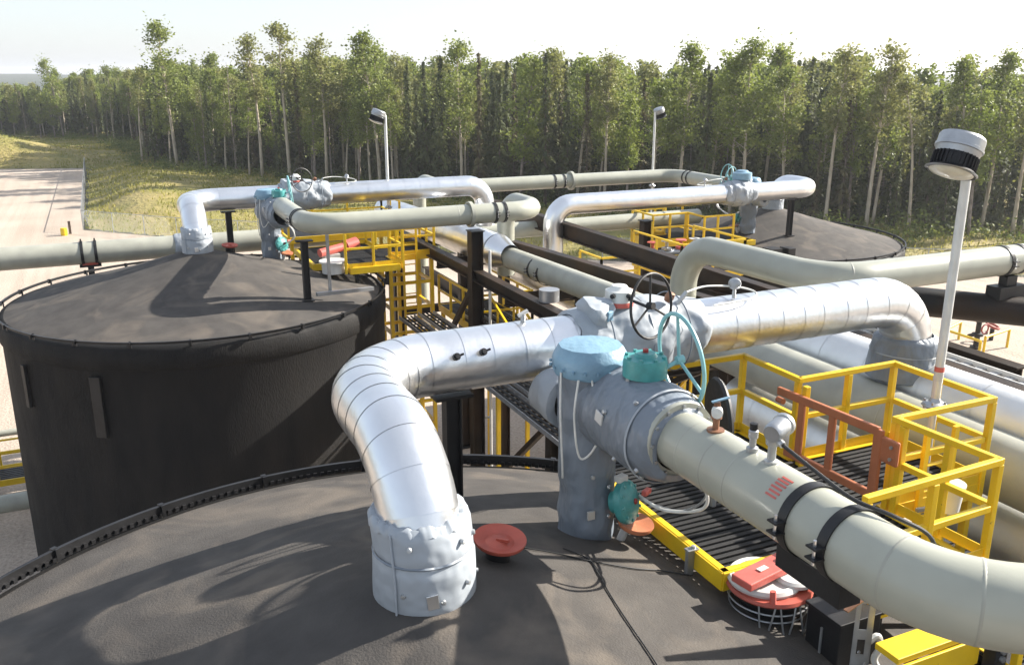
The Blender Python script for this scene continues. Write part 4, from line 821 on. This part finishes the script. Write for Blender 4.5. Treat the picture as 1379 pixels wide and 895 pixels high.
def stair_flight(x, y0, y1, z0, z1, label):
    t = thing('stair_flight', (x, y0, z0), label, 'stairs', 'yellow stairs in the rack'); n = int((z1-z0)/.21)
    for s_ in (-.4, .4):
        MB().bar((x+s_, y0, z0), (x+s_, y1, z1), .05, .24).build('stringer', 'yellow', t, 0); MB().bar((x+s_, y0, z0+1), (x+s_, y1, z1+1), .06, .06).build('handrail', 'yellow', t, 0)
        for k in range(4): g = k/3; MB().box((x+s_, y0+(y1-y0)*g, z0+(z1-z0)*g+.5), (.06, .06, 1)).build('post', 'yellow', t, 0)
    for k in range(n): g = (k+.5)/n; MB().box((x, y0+(y1-y0)*g, z0+(z1-z0)*g), (.76, .24, .04)).build('step', 'black_steel', t, 0)
stair_flight(10.9, 23.0, 24.7, 6.25, 7.0, 'yellow stair between the two rack platforms')
stair_flight(12.9, 23, 18, .1, 6.2, 'long yellow stair down to the gravel behind the rack')
# pipe rack clutter behind the far valve: small manifold with red parts
def manifold(x, y, z, label):
    t = thing('valve_manifold', (x, y, z), label, 'manifold'); MB().tube([(x-1.2, y, z+.3), (x+1.2, y, z+.3)], .12, 12).build('body_pipe', 'galv', t)
    for k in range(4): xx = x-.9+.6*k; MB().lathe([(.1, 0), (.18, .02), (.18, .1), (.06, .12), (.06, .3), (.2, .32), (.2, .35), (0, .36)], (xx, y, z+.38), (0, 0, 1), 14).build('valve_bonnet', ('red_oxide', 'galv', 'salmon', 'white')[k], t)
    for k in range(2): MB().box((x-.8+1.6*k, y, z+.1), (.1, .2, .3)).build('foot', 'black_steel', t, 0)
manifold(18.4, 26.4, 8.15, 'red topped valve manifold on the far yellow platform')
t = thing('red_actuator', xfp1(Vector((3.4, .2, DZ))), 'bright red cylinder actuator on the left tank platform', 'actuator')
MB(xfp1).tube([(3.2, -.5, 1.25), (4.2, -.1, 1.35)], .13, 14).build('cylinder', 'salmon', t); MB(xfp1).tube([(4.1, -.15, 1.34), (4.5, .0, 1.4)], .19, 14).build('end_cap', 'salmon', t); MB(xfp1).box((3.6, -.3, 1.02), (.5, .3, .3)).build('mount', 'white', t, 0)
t = thing('white_hatch', xfp1(Vector((3.6, -1.2, .6))), 'small white round hatch on the left roof below the red actuator', 'hatch')
MB(xfp1).lathe([(.34, .6), (.34, .92), (.42, .93), (.42, .98), (0, 1.0)], (3.5, -.9, .1), (0, 0, 1), 28).build('lid', 'white', t)
t = thing('unistrut_stand', xf2(Vector((3, -2, 0)))+Vector((0, 21.07, -.78)), 'grey unistrut frame standing on the left roof by the black post', 'frame')
MB(make_xf(TANK1, 0)).box((3.15, -3.2, 1.4), (.08, .08, 2.0)).build('upright', 'galv', t, 0); MB(make_xf(TANK1, 0)).bar((2.7, -3.5, .52), (4.4, -3.2, .46), .12, .1).build('sill', 'galv', t, 0)

# ------------------------------------------------------------------ yard furniture
def barrier(x, y, rz, label):
    m = Matrix.Rotation(rz, 3, 'Z'); P = lambda a, b, z: Vector((x, y, z))+m @ Vector((a, b, 0)); t = thing('guard_rail', (x, y, 0), label, 'barrier', 'yellow guard rails in the yard')
    for a in (-1.3, 1.3): MB().tube([P(a, 0, 0), P(a, 0, 1.05)], .07, 10).build('post', 'yellow', t)
    MB().tube([P(-1.3, 0, 1.05), P(1.3, 0, 1.05)], .07, 10).build('rail', 'yellow', t)
barrier(42.2, 33.4, .35, 'far yellow guard rail in the gravel yard at right'); barrier(43.3, 31.4, .2, 'near yellow guard rail in the gravel yard at right'); barrier(41.2, 32.0, 1.5, 'left yellow guard rail in the gravel yard')
t = thing('wellhead', (42.9, 32.3, 0), 'black valve stand between the yellow guard rails', 'valve'); MB().lathe([(.3, 0), (.3, .1), (.15, .12), (.15, .7), (.3, .72), (.3, .85), (.14, .9), (.14, 1.5), (.25, 1.52), (.25, 1.75), (0, 1.8)], (42.9, 32.3, 0), (0, 0, 1), 14).build('stack', 'black_steel', t); MB().tube([(42.2, 32.3, .8), (43.6, 32.3, .8)], .1, 10).build('cross_pipe', 'black_steel', t); MB().torus((42.9, 31.9, 1.2), (0, 1, 0), .25, .04, 20, 6).build('wheel', 'red_dark', t)
t = thing('ground_valve', (45.0, 33.0, 0), 'red wheel valve on the gravel right of the black stand', 'valve'); MB().tube([(45, 33, 0), (45, 33, .7)], .12, 10).build('stem', 'black_steel', t); MB().torus((45, 33, .85), (.2, -.3, 1), .35, .07, 20, 6).build('wheel', 'red_oxide', t)
t = thing('ground_valve', (46.6, 31.4, 0), 'low rusty valve box on the gravel at the right edge', 'valve'); MB().box((46.6, 31.4, .15), (.6, .5, .3), rz=.4).build('box', 'orange', t, 0, bevel=.03); MB().bar((46.2, 31.2, .35), (47, 31.6, .4), .08).build('handle', 'steel', t, 0)
t = thing('yard_barrel', (-4.6, 92.5, 0), 'yellow drum beside a dark post by the fence corner', 'drum'); MB().lathe([(0, 0), (.28, 0), (.30, .3), (.28, .7), (0, .72)], (-3.9, 92.5, 0), (0, 0, 1), 16).build('drum', 'yellow', t); MB().box((-3.4, 93.2, .6), (.22, .2, 1.2)).build('post', 'bark_dark', t, 0)
def machine():
    t = thing('parked_trailer', (-13.2, 131, 0), 'tiny white trailer parked on the gravel at the far left edge', 'trailer'); x, y = -13.9, 131
    MB().box((x, y, .75), (3.0, 1.5, .25)).build('deck', 'white', t, 0, bevel=.05)
    MB().add([(x+.6, y-.7, .9), (x+1.5, y-.7, .9), (x+1.2, y-.7, 1.75), (x+.9, y-.7, 1.75), (x+.6, y+.7, .9), (x+1.5, y+.7, .9), (x+1.2, y+.7, 1.75), (x+.9, y+.7, 1.75)], [(0, 1, 2, 3), (7, 6, 5, 4), (0, 4, 5, 1), (1, 5, 6, 2), (2, 6, 7, 3), (3, 7, 4, 0)]).build('hood', 'white', t, 0, bevel=.05)
    for dy in (-.8, .8): MB().lathe([(0, -.1), (.32, -.1), (.35, 0), (.32, .1), (0, .1)], (x, y+dy, .34), (0, 1, 0), 16).build('wheel', 'rubber', t)
machine()
# chain link fences
def fence(pts, label, hgt=1.9, sp=3.0):
    t = thing('chain_link_fence', (*pts[0], 0), label, 'fence'); L = 0
    mesh = MB(); wires = MB()
    for (ax, ay), (bx, by) in zip(pts, pts[1:]):
        d = Vector((bx-ax, by-ay)); ln = d.length; d.normalize(); n = max(1, int(ln/sp))
        for i in range(n):
            s = ln*i/n; x, y = ax+d.x*s, ay+d.y*s; MB().tube([(x, y, -.1), (x, y, hgt+.05)], .04, 8).build('post', 'galv', t)
        MB().tube([(ax, ay, hgt), (bx, by, hgt)], .028, 6).build('top_rail', 'galv', t)
        k = 0
        while k*.22 < ln-hgt*.6:
            s = k*.22; e = s+hgt*.6
            mesh.bar((ax+d.x*s, ay+d.y*s, .02), (ax+d.x*e, ay+d.y*e, hgt), .004, .004); mesh.bar((ax+d.x*e, ay+d.y*e, .02), (ax+d.x*s, ay+d.y*s, hgt), .004, .004); k += 1
    tag(mesh.build('wire_mesh', 'galv', t, 0), kind='stuff')
fence([(-2.3, 156), (-2.3, 95)], 'chain link fence running away up the left edge of the grass bank')
fence([(-2.3, 95), (5.6, 86.5), (30, 66)], 'chain link fence along the foot of the grass bank behind the left tank')
fence([(36, 61.5), (50, 51.5), (62, 43), (80, 26)], 'chain link fence at the forest edge behind the far right tank')

# ------------------------------------------------------------------ forest
import numpy as np
def quads_mesh(name, C, A, B, m):
    """C centres, A/B half axes -> one mesh of quads (rhombic leaves)"""
    n = len(C); V = np.empty((n, 4, 3), np.float32); V[:, 0] = C-A; V[:, 1] = C-B*.62; V[:, 2] = C+A; V[:, 3] = C+B*.62
    me = bpy.data.meshes.new(name); me.vertices.add(n*4); me.vertices.foreach_set('co', V.ravel()); me.loops.add(n*4); me.loops.foreach_set('vertex_index', np.arange(n*4, dtype=np.int32))
    me.polygons.add(n); me.polygons.foreach_set('loop_start', np.arange(0, n*4, 4, dtype=np.int32)); me.polygons.foreach_set('loop_total', np.full(n, 4, np.int32)); me.update(calc_edges=True)
    me.materials.append(MATS[m]); return me
def raw_mesh(name, mb, m):
    me = bpy.data.meshes.new(name); me.from_pydata([tuple(p) for p in mb.v], [], mb.f); me.polygons.foreach_set('use_smooth', [True]*len(mb.f)); me.materials.append(MATS[m]); return me
def rand_axes(rg, n, s0, s1, droop=0.):
    a = rg.normal(size=(n, 3)); a[:, 2] = a[:, 2]*.7-droop; a /= np.linalg.norm(a, axis=1)[:, None]; b = np.cross(a, rg.normal(size=(n, 3))); b /= np.linalg.norm(b, axis=1)[:, None]; s = rg.uniform(s0, s1, (n, 1)); return a*s, b*s
def aspen(seed, base, wid, leaves, bark, leaf, lean=.5):
    """15 m unit tree: pale bare trunk, ragged crown"""
    rg = np.random.default_rng(seed); H = 15.; bx, by = rg.normal(0, lean, 2); ph = rg.uniform(0, 6, 2)
    def axis(t): return np.array([bx*t*t+.18*math.sin(ph[0]+t*5)*t, by*t*t+.18*math.sin(ph[1]+t*4)*t, H*t])
    mb = MB().tube([axis(t) for t in np.linspace(0, 1, 12)], .1, 7, rad=[.17*(1-t)**.8+.02 for t in np.linspace(0, 1, 12)])
    C = []; n = int(46*leaves)
    for i in range(n):
        t = base+(1-base)*rg.uniform(0, 1)**.85; u = (t-base)/(1-base)
        prof = wid*(.35+1.1*math.sin(math.pi*min(1, u*.85+.12)))*(.55+.6*rg.random()); g = rg.uniform(0, 2*math.pi); r = prof*rg.uniform(.25, 1.0); p0 = axis(max(.1, t-.06)); c = axis(t)+np.array([math.cos(g)*r, math.sin(g)*r, rg.uniform(-.2, .5)])
        mb.tube([p0, (p0+c)/2+np.array([0, 0, -.05]), c], .03, 4, cap=False, rad=[.04, .022, .008])
        k = int(rg.uniform(30, 80)); sp = rg.uniform(.25, .62); C.append(c+rg.normal(size=(k, 3))*np.array([sp, sp, sp*.75]))
    for i in range(9):   # dead twigs on the bare part
        t = rg.uniform(.2, base); g = rg.uniform(0, 6.28); p0 = axis(t); mb.tube([p0, p0+np.array([math.cos(g), math.sin(g), .15])*rg.uniform(.4, 1.1)], .012, 3, cap=False)
    C = np.concatenate(C); A, B = rand_axes(rg, len(C), .09, .21, .1); return raw_mesh('aspen_trunk', mb, bark), quads_mesh('aspen_crown', C, A, B, leaf), (C, A, B)
def spruce(seed, wid, mtl, thin=1.):
    rg = np.random.default_rng(seed); H = 15.; mb = MB().tube([(0, 0, H*t) for t in np.linspace(0, 1, 6)], .1, 6, rad=[.17*(1-t)+.01 for t in np.linspace(0, 1, 6)])
    C = []; A = []; B = []; z = rg.uniform(.6, 1.6)
    while z < H-.1:
        t = z/H; L0 = wid*(1-t)**.75*(.75+.25*math.sin(z*2.1+seed))+.10
        for k in range(6):
            if rg.random() > thin: continue
            g = rg.uniform(0, 6.28); L = L0*rg.uniform(.55, 1.15); d = np.array([math.cos(g), math.sin(g), 0]); n = max(2, int(L/.20))
            for i in range(n):
                s = (i+.7)/n; c = np.array([0, 0, z])+d*L*s+np.array([0, 0, -.38*L*s*s+.06*s])+rg.normal(0, .05, 3); a = d*rg.uniform(.18, .30)+np.array([0, 0, rg.uniform(-.24, -.02)]); sd = np.array([-d[1], d[0], rg.uniform(-.5, .3)])*rg.uniform(.16, .32)*(1.15-s*.5)
                C.append(c); A.append(a); B.append(sd)
                if rg.random() < .55: C.append(c+np.array([0, 0, -.16])); A.append(np.array([0, 0, -.24])+rg.normal(0, .08, 3)); B.append(np.array([-d[1], d[0], 0])*.15+rg.normal(0, .05, 3))
        z += .27+.1*rg.random()
    C, A, B = map(np.array, (C, A, B)); return raw_mesh('spruce_trunk', mb, 'bark_dark'), quads_mesh('spruce_crown', C, A, B, mtl), (C, A, B)
def snag(seed):
    """dead, nearly leafless tree"""
    rg = np.random.default_rng(seed); H = 15.; mb = MB().tube([(.1*math.sin(t*6), .1*math.cos(t*5), H*t) for t in np.linspace(0, 1, 10)], .1, 6, rad=[.14*(1-t)+.015 for t in np.linspace(0, 1, 10)]); C = []
    for i in range(70):
        z = rg.uniform(3, 14.5); g = rg.uniform(0, 6.28); L = rg.uniform(.4, 1.3)*(1.2-z/18); e = np.array([math.cos(g)*L, math.sin(g)*L, z+rg.uniform(-.3, .5)]); mb.tube([(0, 0, z), e], .012, 3, cap=False, rad=[.02, .006]); C.append(e+rg.normal(0, .22, (9, 3)))
    C = np.concatenate(C); A, B = rand_axes(rg, len(C), .05, .13, .2); return raw_mesh('dead_trunk', mb, 'bark_grey'), quads_mesh('dead_crown', C, A, B, 'needle_brown'), (C, A, B)
ASP = [aspen(1, .40, 1.45, 1.2, 'bark_pale', 'leaf_aspen'), aspen(2, .50, 1.1, .95, 'bark_pale', 'leaf_olive'), aspen(3, .30, 1.7, 1.5, 'bark_grey', 'leaf_bright'), aspen(4, .55, 1.0, .75, 'bark_pale', 'leaf_olive', .9), aspen(5, .44, 1.35, 1.2, 'bark_pale', 'leaf_aspen', .8), aspen(6, .58, 1.35, .65, 'bark_pale', 'leaf_olive', .7), aspen(7, .22, 1.35, 1.6, 'bark_grey', 'leaf_aspen'),
       aspen(8, .35, .95, 1.1, 'bark_grey', 'leaf_bright', .3), aspen(9, .48, 1.85, 1.5, 'bark_pale', 'leaf_bright', .9), aspen(10, .26, 1.2, 1.3, 'bark_pale', 'leaf_olive', .5)]
SPR = [spruce(11, 1.75, 'needle'), spruce(12, 1.4, 'needle'), spruce(13, 2.1, 'needle'), spruce(14, 1.3, 'needle_brown', .8), spruce(15, 1.6, 'needle', .9), spruce(16, 1.15, 'needle_brown', .9), spruce(17, 1.9, 'needle', .75)]
DEAD = [snag(21), snag(22)]
PTS = [Vector(p) for p in FRONT]; ACC = [0]
for a, b in zip(PTS, PTS[1:]): ACC.append(ACC[-1]+(b-a).length)
def along(s):
    for i in range(len(PTS)-1):
        if s <= ACC[i+1]:
            d = (PTS[i+1]-PTS[i]).normalized(); p = PTS[i]+d*(s-ACC[i]); return p, Vector((-d.y, d.x))
    return PTS[-1], Vector((1, 1)).normalized()
FWD = Vector((math.sin(YAW)*math.cos(PITCH), math.cos(YAW)*math.cos(PITCH), -math.sin(PITCH))); RGT = Vector((math.cos(YAW), -math.sin(YAW), 0)); UPV = RGT.cross(FWD)
def pix(p):
    q = Vector(p)-CAM; d = q.dot(FWD); return 689.5+1200.7*q.dot(RGT)/d, 447.5-1200.7*q.dot(UPV)/d, d
def plant(kind, mesh, x, y, h, label, group, rz, lean=(0, 0)):
    z = terrain(x, y)-.1; t = thing(kind+'_tree', (x, y, z), label, 'tree', group); s = h/15.
    for nm, me in (('trunk', mesh[0]), ('crown', mesh[1])):
        o = bpy.data.objects.new(nm, me); col.objects.link(o); o.parent = t; f = 1.0 if s < 1.15 else 1.06; o.scale = (s*f, s*f, s); o.rotation_euler = (lean[0], lean[1], rz)
    return t
def region(px):
    return ('behind the grassy mound' if px < 240 else 'behind the left tank' if px < 500 else 'between the two distant lamps' if px < 890 else 'behind the far right tank' if px < 1270 else 'at the right edge beyond the near lamp')
fr = random.Random(77)
# trees that stand out, placed where the photograph shows them
HERO = [(262, 42, 'a', 0, 'very tall ragged aspen, the highest treetop on the left'), (300, 118, 'd', 0, 'bare dead tree just right of the tallest left aspen'), (122, 82, 'a', 2, 'broad leafy aspen standing alone above the left treetops'), (218, 95, 'a', 5, 'slim pale aspen left of the tallest one'), (336, 88, 'd', 1, 'thin brown dead tree poking above the canopy behind the left tank'),
        (370, 55, 'a', 3, 'sparse tall aspen with bare leaning trunk, behind the left valve'), (405, 42, 'a', 5, 'tall sparse aspen with white trunk right of the left valve'), (452, 58, 'a', 1, 'tall leafy aspen left of the left distant lamp'), (520, 54, 'a', 4, 'tall aspen right behind the left distant lamp'), (602, 72, 's', 1, 'pointed dark spruce tip in the middle of the canopy'), (625, 66, 'a', 0, 'full aspen just right of the pointed spruce'), (647, 70, 's', 3, 'brownish narrow spruce in the middle of the forest'), (700, 78, 'a', 2, 'wide bright aspen in the centre of the forest'), (732, 72, 's', 4, 'slim dark spruce leaning right of the forest centre'), (808, 78, 'a', 1, 'pale sparse aspen left of the right distant lamp'),
        (905, 68, 'a', 4, 'high leafy aspen just right of the right distant lamp'), (985, 66, 'a', 0, 'tall aspen over the blue capped far valve'), (1096, 70, 'a', 3, 'tall aspen with forked white trunks behind the far silver elbow'), (1150, 66, 'a', 1, 'feathery tall aspen right of the forked one'), (1270, 84, 'a', 4, 'rounded aspen crown behind the near lamp head'), (1342, 72, 'a', 5, 'sparse aspen with leaning pale trunk near the right edge'), (1372, 56, 'a', 3, 'tallest aspen at the right edge of the picture'), (298, 190, 'a', 6, 'short bushy aspen at the forest edge on the grass bank'), (40, 108, 'a', 2, 'leafy aspen at the far left end of the forest')]
CANOPY = [(-60, 116), (60, 114), (110, 96), (200, 102), (260, 92), (330, 104), (400, 92), (520, 90), (600, 96), (700, 88), (880, 100), (1000, 94), (1110, 90), (1200, 106), (1290, 100), (1440, 98)]
def canopy_h(x, y):
    q = pix((x, y, CAM.z)); px = q[0]
    for (a, ya), (b_, yb) in zip(CANOPY, CANOPY[1:]):
        if a <= px <= b_: ty = ya+(yb-ya)*(px-a)/(b_-a); break
    else: ty = 105
    ty -= 9 if px > 220 else 2
    return max(7, CAM.z+(q[1]-ty)*q[2]/1200.7/math.cos(PITCH)-terrain(x, y))
TREES = []
placed = []
for px, ty, kd, vi, lab in HERO:
    d = FWD*1+RGT*((px-689.5)/1200.7); dx, dy = Vector((d.x, d.y)).normalized(); best = None
    for k in range(400, 3200):
        r = k*.1; x, y = dx*r, dy*r
        for (ax, ay), (bx, by) in zip(FRONT, FRONT[1:]):
            if (bx-ax)*(y-ay)-(by-ay)*(x-ax) > 0 and min(ax, bx)-.2 <= x <= max(ax, bx)+.2 and min(ay, by)-.2 <= y <= max(ay, by)+.2: best = r; break
        if best: break
    if best is None: continue
    r = best+fr.uniform(.3, 2); x, y = dx*r, dy*r; q = pix((x, y, CAM.z)); h = CAM.z+(q[1]-ty)*q[2]/1200.7/math.cos(PITCH)-terrain(x, y)
    M_ = dict(a=ASP, s=SPR, d=DEAD)[kd][vi]; plant(dict(a='aspen', s='spruce', d='dead')[kd], M_, x, y, max(8, h), lab, 'trees standing out of the forest', fr.uniform(0, 6.28), (fr.uniform(-.02, .02), fr.uniform(-.02, .02))); placed.append((x, y))
count = 0
for row in range(4):
    s = 0
    while s < ACC[-1]:
        s += fr.uniform(1.7, 3.6)+(.4 if row == 0 else 0); p, nrm = along(s); off = 1.2+row*2.6+fr.uniform(-1.1, 1.1); x, y = p.x+nrm.x*off, p.y+nrm.y*off; q = pix((x, y, 8))
        if not (-60 < q[0] < 1440) or q[2] < 5 or any((x-a)**2+(y-b)**2 < 1.2 for a, b in placed): continue
        if count > 268: break
        u = fr.random()*(.96 if row else 1); px = q[0]; pa = (1 if row else .85)*(.62 if px < 520 else .42 if px < 880 else .5)
        hb = canopy_h(x, y)*(.97+.10*mnoise.noise((s*.07, row, 3)))
        if u < pa: vi = fr.randrange(len(ASP)); tr_ = plant('aspen', ASP[vi], x, y, hb*fr.uniform(.76, 1.10), 'slender %s aspen in the forest wall %s' % (('green leafed', 'olive leafed', 'bright leafed', 'sparse leaning', 'green crowned', 'thin crowned', 'low branched', 'slim bright', 'broad crowned', 'long olive')[vi], region(px)), 'forest trees '+region(px), fr.uniform(0, 6.28), (fr.gauss(0, .03), fr.gauss(0, .03)))
        elif u < .95: vi = fr.randrange(len(SPR)); tr_ = plant('spruce', SPR[vi], x, y, hb*fr.uniform(.52, 1.06), 'narrow %s spruce in the forest wall %s' % (('dark', 'slim dark', 'broad dark', 'brown needled', 'open branched', 'thin brownish', 'ragged wide')[vi], region(px)), 'forest trees '+region(px), fr.uniform(0, 6.28), (fr.gauss(0, .012), fr.gauss(0, .012)))
        else: vi = fr.randrange(2); tr_ = plant('dead', DEAD[vi], x, y, hb*fr.uniform(.7, .98), 'bare grey dead tree in the forest wall %s' % region(px), 'forest trees '+region(px), fr.uniform(0, 6.28), (fr.gauss(0, .03), fr.gauss(0, .03)))
        placed.append((x, y)); count += 1; TREES.append((tr_['label'], q[0], tr_))
ORD = 'first second third fourth fifth sixth seventh eighth ninth tenth eleventh twelfth thirteenth fourteenth fifteenth sixteenth seventeenth eighteenth nineteenth twentieth'.split()
by = {}
for lab, px, o in TREES: by.setdefault(lab, []).append((px, o))
for lab, L in by.items():
    if len(L) > 1:
        for i, (px, o) in enumerate(sorted(L, key=lambda q: q[0])): o['label'] = lab.replace(' in the forest wall', '')+', '+(ORD[i] if i < 20 else 'last')+' from the left'
def forest_mass():
    """the wood behind the front rows reads as one mass"""
    rg = np.random.default_rng(9); out = {'leaf_aspen': [], 'leaf_olive': [], 'needle': []}; tr = MB()
    for row in range(4, 16):
        s = 0
        while s < ACC[-1]:
            s += fr.uniform(2.2, 4.4); p, nrm = along(s); off = 2+row*2.9+fr.uniform(-1.3, 1.3); x, y = p.x+nrm.x*off, p.y+nrm.y*off; q = pix((x, y, 8))
            if not (-60 < q[0] < 1440) or q[2] < 5: continue
            u = fr.random(); src = ASP[fr.randrange(len(ASP))] if u < .55 else SPR[fr.randrange(len(SPR))]; C, A, B = src[2]; h = canopy_h(x, y)*(.98+.08*mnoise.noise((s*.07, row, 9)))*fr.uniform(.82, 1.04); k = h/15
            keep = rg.random(len(C)) < .36; g = fr.uniform(0, 6.28); c, sn = math.cos(g), math.sin(g); Rm = np.array([[c, -sn, 0], [sn, c, 0], [0, 0, 1]])
            o = np.array([x, y, terrain(x, y)]); key = 'needle' if u >= .55 else ('leaf_aspen' if fr.random() < .5 else 'leaf_olive')
            out[key].append(((C[keep]@Rm.T)*k+o, (A[keep]@Rm.T)*k*1.55, (B[keep]@Rm.T)*k*1.55))
            if row < 8: tr.tube([(x, y, 0), (x+fr.gauss(0, .3), y, h*.8)], .1, 4, cap=False, rad=[.14, .06])
    for row in range(1, 9):            # young spruce thicket between the trunks
        s = 0
        while s < ACC[-1]:
            s += fr.uniform(1.3, 3.0); p, nrm = along(s); off = 2.5+row*2.4+fr.uniform(-1, 1); x, y = p.x+nrm.x*off, p.y+nrm.y*off; q = pix((x, y, 4))
            if not (-60 < q[0] < 1440) or q[2] < 5: continue
            C, A, B = SPR[fr.randrange(len(SPR))][2]; k = fr.uniform(.25, .72); keep = rg.random(len(C)) < .4; o = np.array([x, y, terrain(x, y)-.3])
            out['needle'].append((C[keep]*np.array([k*1.25, k*1.25, k])+o, A[keep]*k*2.0, B[keep]*k*2.0))
    root = None
    for key, L in out.items():
        me = quads_mesh('forest_mass', np.concatenate([q[0] for q in L]), np.concatenate([q[1] for q in L]), np.concatenate([q[2] for q in L]), key); o = bpy.data.objects.new('forest', me); col.objects.link(o)
        if root is None: root = o; tag(o, 'deep mixed wood behind the front trees, seen as one mass', 'forest', kind='stuff')
        else: o.name = 'foliage'; o.parent = root; o['kind'] = 'stuff'
    o = bpy.data.objects.new('trunks', raw_mesh('trunks', tr, 'bark_grey')); col.objects.link(o); o.parent = root; o['kind'] = 'stuff'
forest_mass()
def undergrowth():
    rg = np.random.default_rng(4); C = []
    s = 0
    while s < ACC[-1]:
        s += fr.uniform(.25, .8); p, nrm = along(s); off = fr.uniform(-5.5, 5) if fr.random() < .6 else fr.uniform(-2, 12); x, y = p.x+nrm.x*off, p.y+nrm.y*off; q = pix((x, y, 1))
        if not (-60 < q[0] < 1440) or q[2] < 5: continue
        hh = fr.uniform(.3, 1.5)*(1.9 if fr.random() < .15 else 1); k = int(70*hh+30); c = rg.normal(size=(k, 3))*np.array([.38*hh+.2, .38*hh+.2, hh*.42]); c[:, 2] = np.abs(c[:, 2]); C.append(c+np.array([x, y, terrain(x, y)]))
    C = np.concatenate(C); A, B = rand_axes(rg, len(C), .08, .2); me = quads_mesh('undergrowth', C, A, B, 'shrub_leaf'); o = bpy.data.objects.new('undergrowth', me); col.objects.link(o); tag(o, 'green shrubs and saplings along the foot of the forest', 'undergrowth', kind='stuff')
    n = 150000; X = rg.uniform(-62, 78, n); Y = rg.uniform(35, 225, n); keep = []
    for i in range(n):
        x, y = X[i], Y[i]
        if in_poly(x, y, YARD) or edge_dist(x, y, YARD) < .3*fr.random(): continue
        if front_dist(x, y) > 95: continue
        q = pix((x, y, 1))
        if -40 < q[0] < 1420 and q[2] > 10 and mnoise.noise((x*.16, y*.16, 2)) > -.28+.3*fr.random()-.15: keep.append((x, y, terrain(x, y)))
    P = np.array(keep); m = len(P); hgt = rg.uniform(.12, .42, (m, 1)); A = rg.normal(0, .07, (m, 3)); A[:, 2] = hgt[:, 0]*.6; B = np.cross(A, rg.normal(size=(m, 3))); B /= np.linalg.norm(B, axis=1)[:, None]; B *= rg.uniform(.05, .14, (m, 1))
    P[:, 2] += hgt[:, 0]*.5; me = quads_mesh('meadow_grass', P, A, B, 'grass_blade'); o = bpy.data.objects.new('meadow_grass', me); col.objects.link(o); tag(o, 'yellow green grass covering the bank and mound', 'grass', kind='stuff')
undergrowth()

# ------------------------------------------------------------------ smoky summer air
def haze():
    me = bpy.data.meshes.new('haze'); b = MB().box((0, 0, 16), (9400, 9400, 36)); me.from_pydata([tuple(p) for p in b.v], [], b.f)
    o = bpy.data.objects.new('haze', me); col.objects.link(o); tag(o, 'thin pale smoke haze filling the air over the site', 'haze', kind='stuff')
    m = bpy.data.materials.new('haze'); m.use_nodes = True; N = m.node_tree.nodes; N.remove(N['Principled BSDF']); v = N.new('ShaderNodeVolumePrincipled')
    v.inputs['Color'].default_value = (.93, .95, 1, 1); v.inputs['Density'].default_value = HAZE; v.inputs['Anisotropy'].default_value = .35; m.node_tree.links.new(v.outputs[0], N['Material Output'].inputs['Volume']); me.materials.append(m)
HAZE = .0003
if HAZE: haze()
